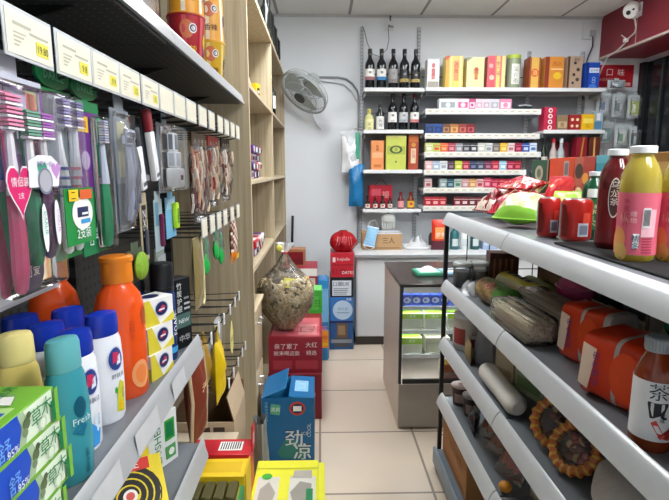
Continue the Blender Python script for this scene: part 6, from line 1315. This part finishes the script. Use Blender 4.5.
q = B(); q.pouch(.18, .22, .10, CLEAR2, None, 14, 14, .08, .03, 52); q.build('clear_film', t)
q = B(); q.poly([(.0+.028*math.cos(k*PI/10), -.056, .12+.028*math.sin(k*PI/10)) for k in range(20)], mat('#1f7a44', .4)); q.M = Matrix.Translation((0, -.0565, .12)) @ Matrix.Rotation(PI/2, 4, 'X'); q.text('绿', .03, PAPER); q.M = Matrix.Translation((-.03, -.054, .16)) @ Matrix.Rotation(PI/2, 4, 'X'); q.text('丝面', .016, mat('#2c4430', .5)); q.build('round_seal', t)
# orange five packs
og = mat('#e0401c', .3, bump=.15, scale=40); gy = mat('#bcb8b4', .35); 
def five(label, loc, rz, w, d, h, seed):
    t = thing('noodle_pack', label, 'noodle pack', loc, rz)
    q = B()
    def fn(u, v):
        a = 2*PI*u; ex = .38
        cx = math.copysign(abs(math.cos(a))**ex, math.cos(a)); sy = math.copysign(abs(math.sin(a))**ex, math.sin(a))
        k = 1-.45*max(0, abs(v-.5)*2-.82)/.18 if abs(v-.5)*2 > .82 else 1
        return ((v-.5)*w, cx*d/2*k*(1+.03*math.sin(11*v+seed)), max(0., h/2+sy*h/2*k*(1+.03*math.sin(13*v+2*seed))))
    q.grid(fn, 32, 20, lambda u, v: gy if v > .78 or .44 < v < .50 else og, True)
    for e in (0, 1): q.poly([fn(k/32, e) for k in range(32)], gy)
    q.build('pack_body', t)
    q = B(); y = -d/2*1.05
    q.poly([(.10*w+.17*w*math.cos(k*PI/12), y, h*.52+h*.36*math.sin(k*PI/12)) for k in range(24)], mat('#e84c20', .3)); q.poly([(.43*w, y, h*.2), (.48*w, y, h*.2), (.48*w, y, h*.85), (.43*w, y, h*.85)], mat('#7a3c8c', .4))
    q.poly([(-.42*w, y, h*.2), (-.3*w, y, h*.15), (-.22*w, y, h*.8), (-.38*w, y, h*.85)], mat('#f4d8c0', .4)); q.M = Matrix.Translation((-.22*w, y-.001, h*.5)) @ Matrix.Rotation(PI/2, 4, 'X') @ Matrix.Rotation(PI/2, 4, 'Z'); q.text('红烧牛肉', h*.12, mat('#7a3c8c', .4)); q.build('pack_print', t)
five('big orange and grey five-pack of noodles at the shelf edge beside the tea bottle', (.692, 1.01, z2), -68, .215, .155, .15, 1)
five('orange and grey five-pack of noodles, behind the one beside the tea bottle', (.718, 1.232, z2), -72, .19, .10, .155, 2)
# tea bottle
tb = [(.030, 0), (.035, .006), (.036, .02), (.0355, .135), (.035, .145), (.027, .165), (.0195, .18), (.0185, .184)]
def tp(b_, w_):
    w_.text(b_, '茶π', -52, .118, .030, INK, .0016, True); w_.rect(b_, -22, -8, .105, .128, mat('#c02030', .4), .0014); w_.text(b_, '茶', -15, .116, .012, WHITE, .002); w_.text(b_, '蜜桃乌龙', -14, .097, .008, mat('#c02030', .4), .0016, True)
    w_.text(b_, '米', 22, .112, .014, INK, .0016); w_.rect(b_, 16, 28, .124, .128, mat('#2c6c8c', .4), .0014); w_.rect(b_, 40, 60, .095, .11, mat('#c86070', .4), .0014)
    w_.shape(b_, 0, .055, [(-.03, -.02), (-.012, -.004), (-.002, .022), (.004, .012), (.014, .034), (.022, .03), (.018, .006), (.006, -.018), (-.012, -.026)], mat('#d83c34', .4), .0022); w_.shape(b_, 42, .05, [(-.014, -.022), (.012, -.018), (.02, .016), (.004, .006), (-.01, -.002)], mat('#285c8c', .4), .002); w_.shape(b_, -50, .05, [(-.01, .01), (.006, -.02), (.014, -.014), (-.002, .016)], mat('#d85048', .4), .0018); w_.text(b_, '果味', -38, .075, .008, INK, .0016, True)
t = bottle('tea_bottle', 'amber tea bottle with white printed label at the right edge of the photo', 'bottle', (.608, .845, z2), tb, mat('#9c3c14', .1, trans=.3, coat=.4), [(.0225, .1845), (.0235, .187), (.0235, .207), (.020, .210)], mat('#9aa2a8', .35), 28, band=(.025, .135, mat('#e4e6e8', .35)), prints=tp, n=30)
q = B()
for k in range(26): q.box(-.0006, .0006, -.0245, -.0234, .188, .205, mat('#7c848a', .4)) if False else q.tube([(.0236*math.cos(k*PI/13), .0236*math.sin(k*PI/13), .188), (.0236*math.cos(k*PI/13), .0236*math.sin(k*PI/13), .205)], .0008, mat('#8a9298', .4), 4)
q.build('cap_ridges', t)
carton('dark_carton', 'dark carton behind the tea bottle on the second right shelf', 'carton', (.80, .80, z2), -80, (.2, .12, .14), mat('#4a4038', .6), [('F', 'r', .1, .2, .9, .8, mat('#6a5c50', .6))])

# ---- third shelf
z3 = .6302
t = thing('candy_tub', 'white-lidded round pack with red print by the shelf post', 'food tub', (.645, 2.085, z3))
pf = [(.062, 0), (.068, .01), (.07, .11), (.062, .14), (.045, .155)]
q = B(); q.lathe(pf, mat('#d4ccc8', .35), 24); w = Wrap(pf); w.rect(q, -80, -30, .03, .10, mat('#a04040', .45)); w.rect(q, -20, 60, .02, .06, mat('#984040', .45)); w.text(q, '山楂', 10, .085, .02, mat('#7c3434', .5)); q.build('tub_body', t)
q = B(); q.lathe([(.066, .1405), (.064, .156), (.05, .166), (.02, .17)], mat('#dde6f0', .3), 24); q.tube([(-.02, -.03, .167), (.0, -.01, .172), (.03, .0, .168)], .003, mat('#38404c', .4), 6); q.build('tub_lid', t)
t = thing('grey_bag', 'grey crumpled plastic bag between the round pack and the cream box', 'plastic bag', (.685, 1.93, z3), 10)
q = B(); q.grid(lambda u, v: ((.062*(1-.55*v*v)+.01*math.sin(8*PI*u+5*v))*math.cos(2*PI*u), (.05*(1-.5*v)+.008*math.sin(12*PI*u))*math.sin(2*PI*u), .185*v), 28, 10, mat('#9a9a9e', .3, bump=.7, scale=50), True); q.build('bag_body', t)
t = thing('tan_bag', 'small tan paper bag lying in front of the round pack', 'paper bag', (.60, 1.93, z3), 80, None)
q = B(); q.pouch(.12, .09, .035, mat('#a08a64', .6, bump=.4), None, 10, 10, .1, .03, 61); q.build('bag_body', t)
carton('cream_box', 'cream upright box with black and red marks on the third right shelf', 'box', (.715, 1.765, z3), -70, (.10, .075, .19), mat('#d8ccb0', .5), [('F', 'tv', '麦片', .35, .8, .13, INK), ('F', 'r', .6, .55, .95, .68, mat('#d85c3c', .45)), ('F', 'r', .1, .08, .9, .2, mat('#b8a480', .5)), ('L', 'r', .1, .1, .9, .9, mat('#c8bc9c', .5))])
carton('pale_green_box', 'pale green upright box with dark marks beside the cream box', 'box', (.745, 1.61, z3), -72, (.14, .08, .20), mat('#b8c4a0', .5), [('F', 'r', .1, .1, .9, .3, mat('#8ca878', .5)), ('F', 'tv', '燕麦', .4, .8, .13, mat('#2c4c30', .5)), ('F', 'p', [(.55, .4), (.9, .45), (.85, .8), (.6, .75)], mat('#4c7c44', .5))])
t = roll('clear-wrapped white roll lying along the edge of the third right shelf', .612, 1.44, 1.755, z3, .036, mat('#d8d4cc', .35, bump=.3), 'paper roll', None, None, 'paper_roll')
t = thing('purple_bag', 'purple snack bag standing beside the pale green box', 'snack bag', (.76, 1.40, z3), -62)
q = B(); q.pouch(.19, .235, .09, lambda u, v: mat('#5c4488', .35) if u > .35 else mat('#8c88a8', .35), None, 14, 16, .08, .04, 71); q.build('bag_body', t)
q = B(); q.poly([(.02+.05*math.cos(k*PI/10), -.048, .10+.045*math.sin(k*PI/10)) for k in range(20)], mat('#7c64a8', .4)); q.M = Matrix.Translation((.02, -.0486, .16)) @ Matrix.Rotation(PI/2, 4, 'X'); q.text('紫薯', .03, mat('#b8a8d8', .4)); q.build('bag_print', t)
def ringpack(label, loc, rx, rz, r):
    t = thing('snack_tray', label, 'snack tray', loc, rz, None, rx)
    q = B(); q.grid(lambda u, v: ((r-.004+.014*math.cos(2*PI*v)+.004*math.sin(36*PI*u))*math.cos(2*PI*u), (r-.004+.014*math.cos(2*PI*v)+.004*math.sin(36*PI*u))*math.sin(2*PI*u), .016+.012*math.sin(2*PI*v)), 54, 8, lambda u, v: mat('#b4602a', .45) if int(u*54) % 3 else mat('#c89a3c', .45), True); q.build('lace_rim', t)
    q = B(); q.lathe([(r*.55, .001), (r*.8, .004)], mat('#3a2018', .4), 24)
    q.build('tray_base', t)
    rn = random.Random(int(r*1e4)+int(rz)); q = B()
    for i in range(16): a = rn.uniform(0, 6.28); d = rn.uniform(0, .6)*r; q.ball((d*math.cos(a), d*math.sin(a), .012), .014, .012, .009, rn.choice((mat('#6c3420', .4), mat('#8c2c20', .4), mat('#4a241a', .4), mat('#b89868', .4))), 8, 6)
    q.build('biscuits', t)
    q = B(); q.ball((0, 0, .014), r*.86, r*.86, .02, film('#f0f0ec', .06, .06), 20, 8); q.build('clear_window', t)
ringpack('round snack tray with orange laced rim beside the purple bag', (.665, 1.285, z3+.068), 58, -38, .066)
ringpack('round snack tray with orange laced rim in front of the white lumpy bag', (.655, 1.165, z3+.062), 56, -62, .060)
t = thing('white_bag', 'white lumpy bag lying on the third right shelf at the bottom edge', 'food bag', (.70, .96, z3))
q = B(); q.grid(lambda u, v: ((.10*math.sin(PI*min(.98, .18+.82*v))**.5*(1+.07*math.sin(8*PI*u+5*v)))*math.cos(2*PI*u), (.135*math.sin(PI*min(.98, .18+.82*v))**.5*(1+.07*math.sin(10*PI*u-4*v)))*math.sin(2*PI*u), .13*v+.008*math.sin(12*PI*u+11*v)*math.sin(PI*v)), 40, 18, mat('#b4aea8', .4, bump=.6, scale=45), True); q.build('bag_body', t)
q = B(); q.tube([(-.02, -.08, .118), (.0, -.02, .131), (.02, .05, .125)], .004, mat('#d0ccc6', .4), 5); q.build('bag_seam', t)
t = thing('red_packet', 'dark red packet at the right end of the third shelf by the white bag', 'packet', (.635, .74, z3), 75)
q = B(); q.pouch(.15, .12, .05, mat('#9c2c24', .35), None, 10, 10, .06, .04, 82); q.build('packet_body', t)

# ---- fourth shelf
z4 = .3602
def cup(label, x, y, m, lidm, r=.042, h=.085):
    t = thing('dessert_cup', label, 'food cup', (x, y, z4)); pf = [(r*.8, 0), (r, h)]
    q = B(); q.lathe(pf, m, 20); w = Wrap(pf); w.rect(q, -60, 40, h*.2, h*.7, mat('#a89088', .45)); q.build('cup_body', t)
    q = B(); q.lathe([(r*1.04, h+.0005), (r*1.04, h+.006), (r*.9, h+.008)], lidm, 20); w = q; q.box(-.012, .012, -.006, .006, h+.0085, h+.0095, mat('#c06058', .4)); q.build('cup_lid', t)
cup('dark dessert cup with a pale pink lid, next to the shelf post', .625, 2.10, mat('#3a2430', .35), mat('#d8c0b8', .35))
cup('dark dessert cup with a grey lid, nearer than the pink-lidded cup', .645, 1.995, mat('#2c2028', .35), mat('#a8a0a0', .35))
t = thing('dark_packet', 'dark glossy packet lying between the cups and the sausage packs', 'packet', (.615, 1.875, z4), 75, None)
q = B(); q.pouch(.14, .085, .045, mat('#2a2226', .25, bump=.4), None, 12, 10, .1, .04, 91); q.build('packet_body', t)
for k, (x, y, m, lb) in enumerate(((.64, 1.785, '#a8584c', 'pale-edged pack of reddish meat, farthest of three on the fourth right shelf'), (.64, 1.672, '#98483c', 'pack of brownish red meat, middle of three on the fourth right shelf'), (.628, 1.545, '#b8505c', 'pack of pink meat, nearest of three on the fourth right shelf'))):
    t = thing('meat_pack', lb, 'meat pack', (x, y, z4+.004), -65, None, -38)
    q = B(); q.pouch(.125, .135, .05, film('#e8d8c8', .22, .15, .5), None, 12, 12, .05, .04, 92+k); q.build('pack_film', t)
    q = B(); 
    for s in range(7): q.ball((-.036+.012*s, -.006+.003*math.sin(s), .067+.008*math.sin(s*2.1)), .013, .010, .036, mat(m, .4, bump=.4, scale=80), 8, 8)
    q.build('meat_slices', t)
solo(B().ball((0, 0, .018), .022, .022, .018, mat('#d8902c', .45), 12, 8), 'orange_sweet', 'small round orange sweet in front of the pink meat pack', 'sweet', (.598, 1.475, z4))
t = thing('pale_bag', 'pale beige bag beside the pink meat pack on the fourth right shelf', 'food bag', (.70, 1.375, z4), -70)
q = B(); q.pouch(.17, .17, .09, mat('#a89c8c', .5, bump=.4), None, 12, 12, .08, .04, 96); q.build('bag_body', t)
carton('grey_carton', 'grey carton at the back of the fourth right shelf behind the meat packs', 'carton', (.90, 1.75, z4), -90, (.4, .12, .17), mat('#70645a', .6), [('F', 'r', .1, .2, .9, .8, mat('#8c8074', .6))])
# ---- base
t = thing('cardboard_box', 'brown cardboard box on the base of the right shelving by the post', 'carton', (.69, 1.955, .1082), 0)
q = B(); q.box(-.125, .16, -.175, .20, -.0078, .205, mat('#a8754a', .75, bump=.1), .003, None, 1); decor(q, .25, .35, .205, [('L', 't', '小心轻放', .55, .5, .22, mat('#7c5230', .7)), ('L', 'r', .05, .08, .95, .12, mat('#8c6038', .7)), ('T', 'r', .0, .48, 1, .56, mat('#c09868', .5))]); q.build('carton_body', t)
t = thing('grey_bag', 'dark grey bag on the base of the right shelving in front of the cardboard box', 'bag', (.66, 1.64, .1002), -70)
q = B(); q.pouch(.19, .21, .10, mat('#6c6864', .5, bump=.5), None, 12, 12, .08, .03, 99); q.build('bag_body', t)

# ================================================================ camera, world, view
cam = bpy.data.cameras.new('camera'); cam.lens = 500/669*36; cam.sensor_width = 36; cam.clip_start = .02
co = bpy.data.objects.new('camera', cam); C.objects.link(co); co.location = (0, 0, 1.4); co.rotation_euler = (R(90-9.1), 0, R(-1.55)); S.camera = co
wd = bpy.data.worlds.new('world'); S.world = wd; wd.use_nodes = True
wd.node_tree.nodes['Background'].inputs[0].default_value = (.75, .85, 1, 1); wd.node_tree.nodes['Background'].inputs[1].default_value = .3
S.view_settings.view_transform = 'Standard'; S.view_settings.look = 'None'; S.view_settings.gamma = 1; S.view_settings.use_curve_mapping = False
S.view_settings.exposure = 1.5
S.cycles.max_bounces = 10; S.cycles.transparent_max_bounces = 24; S.cycles.use_denoising = True
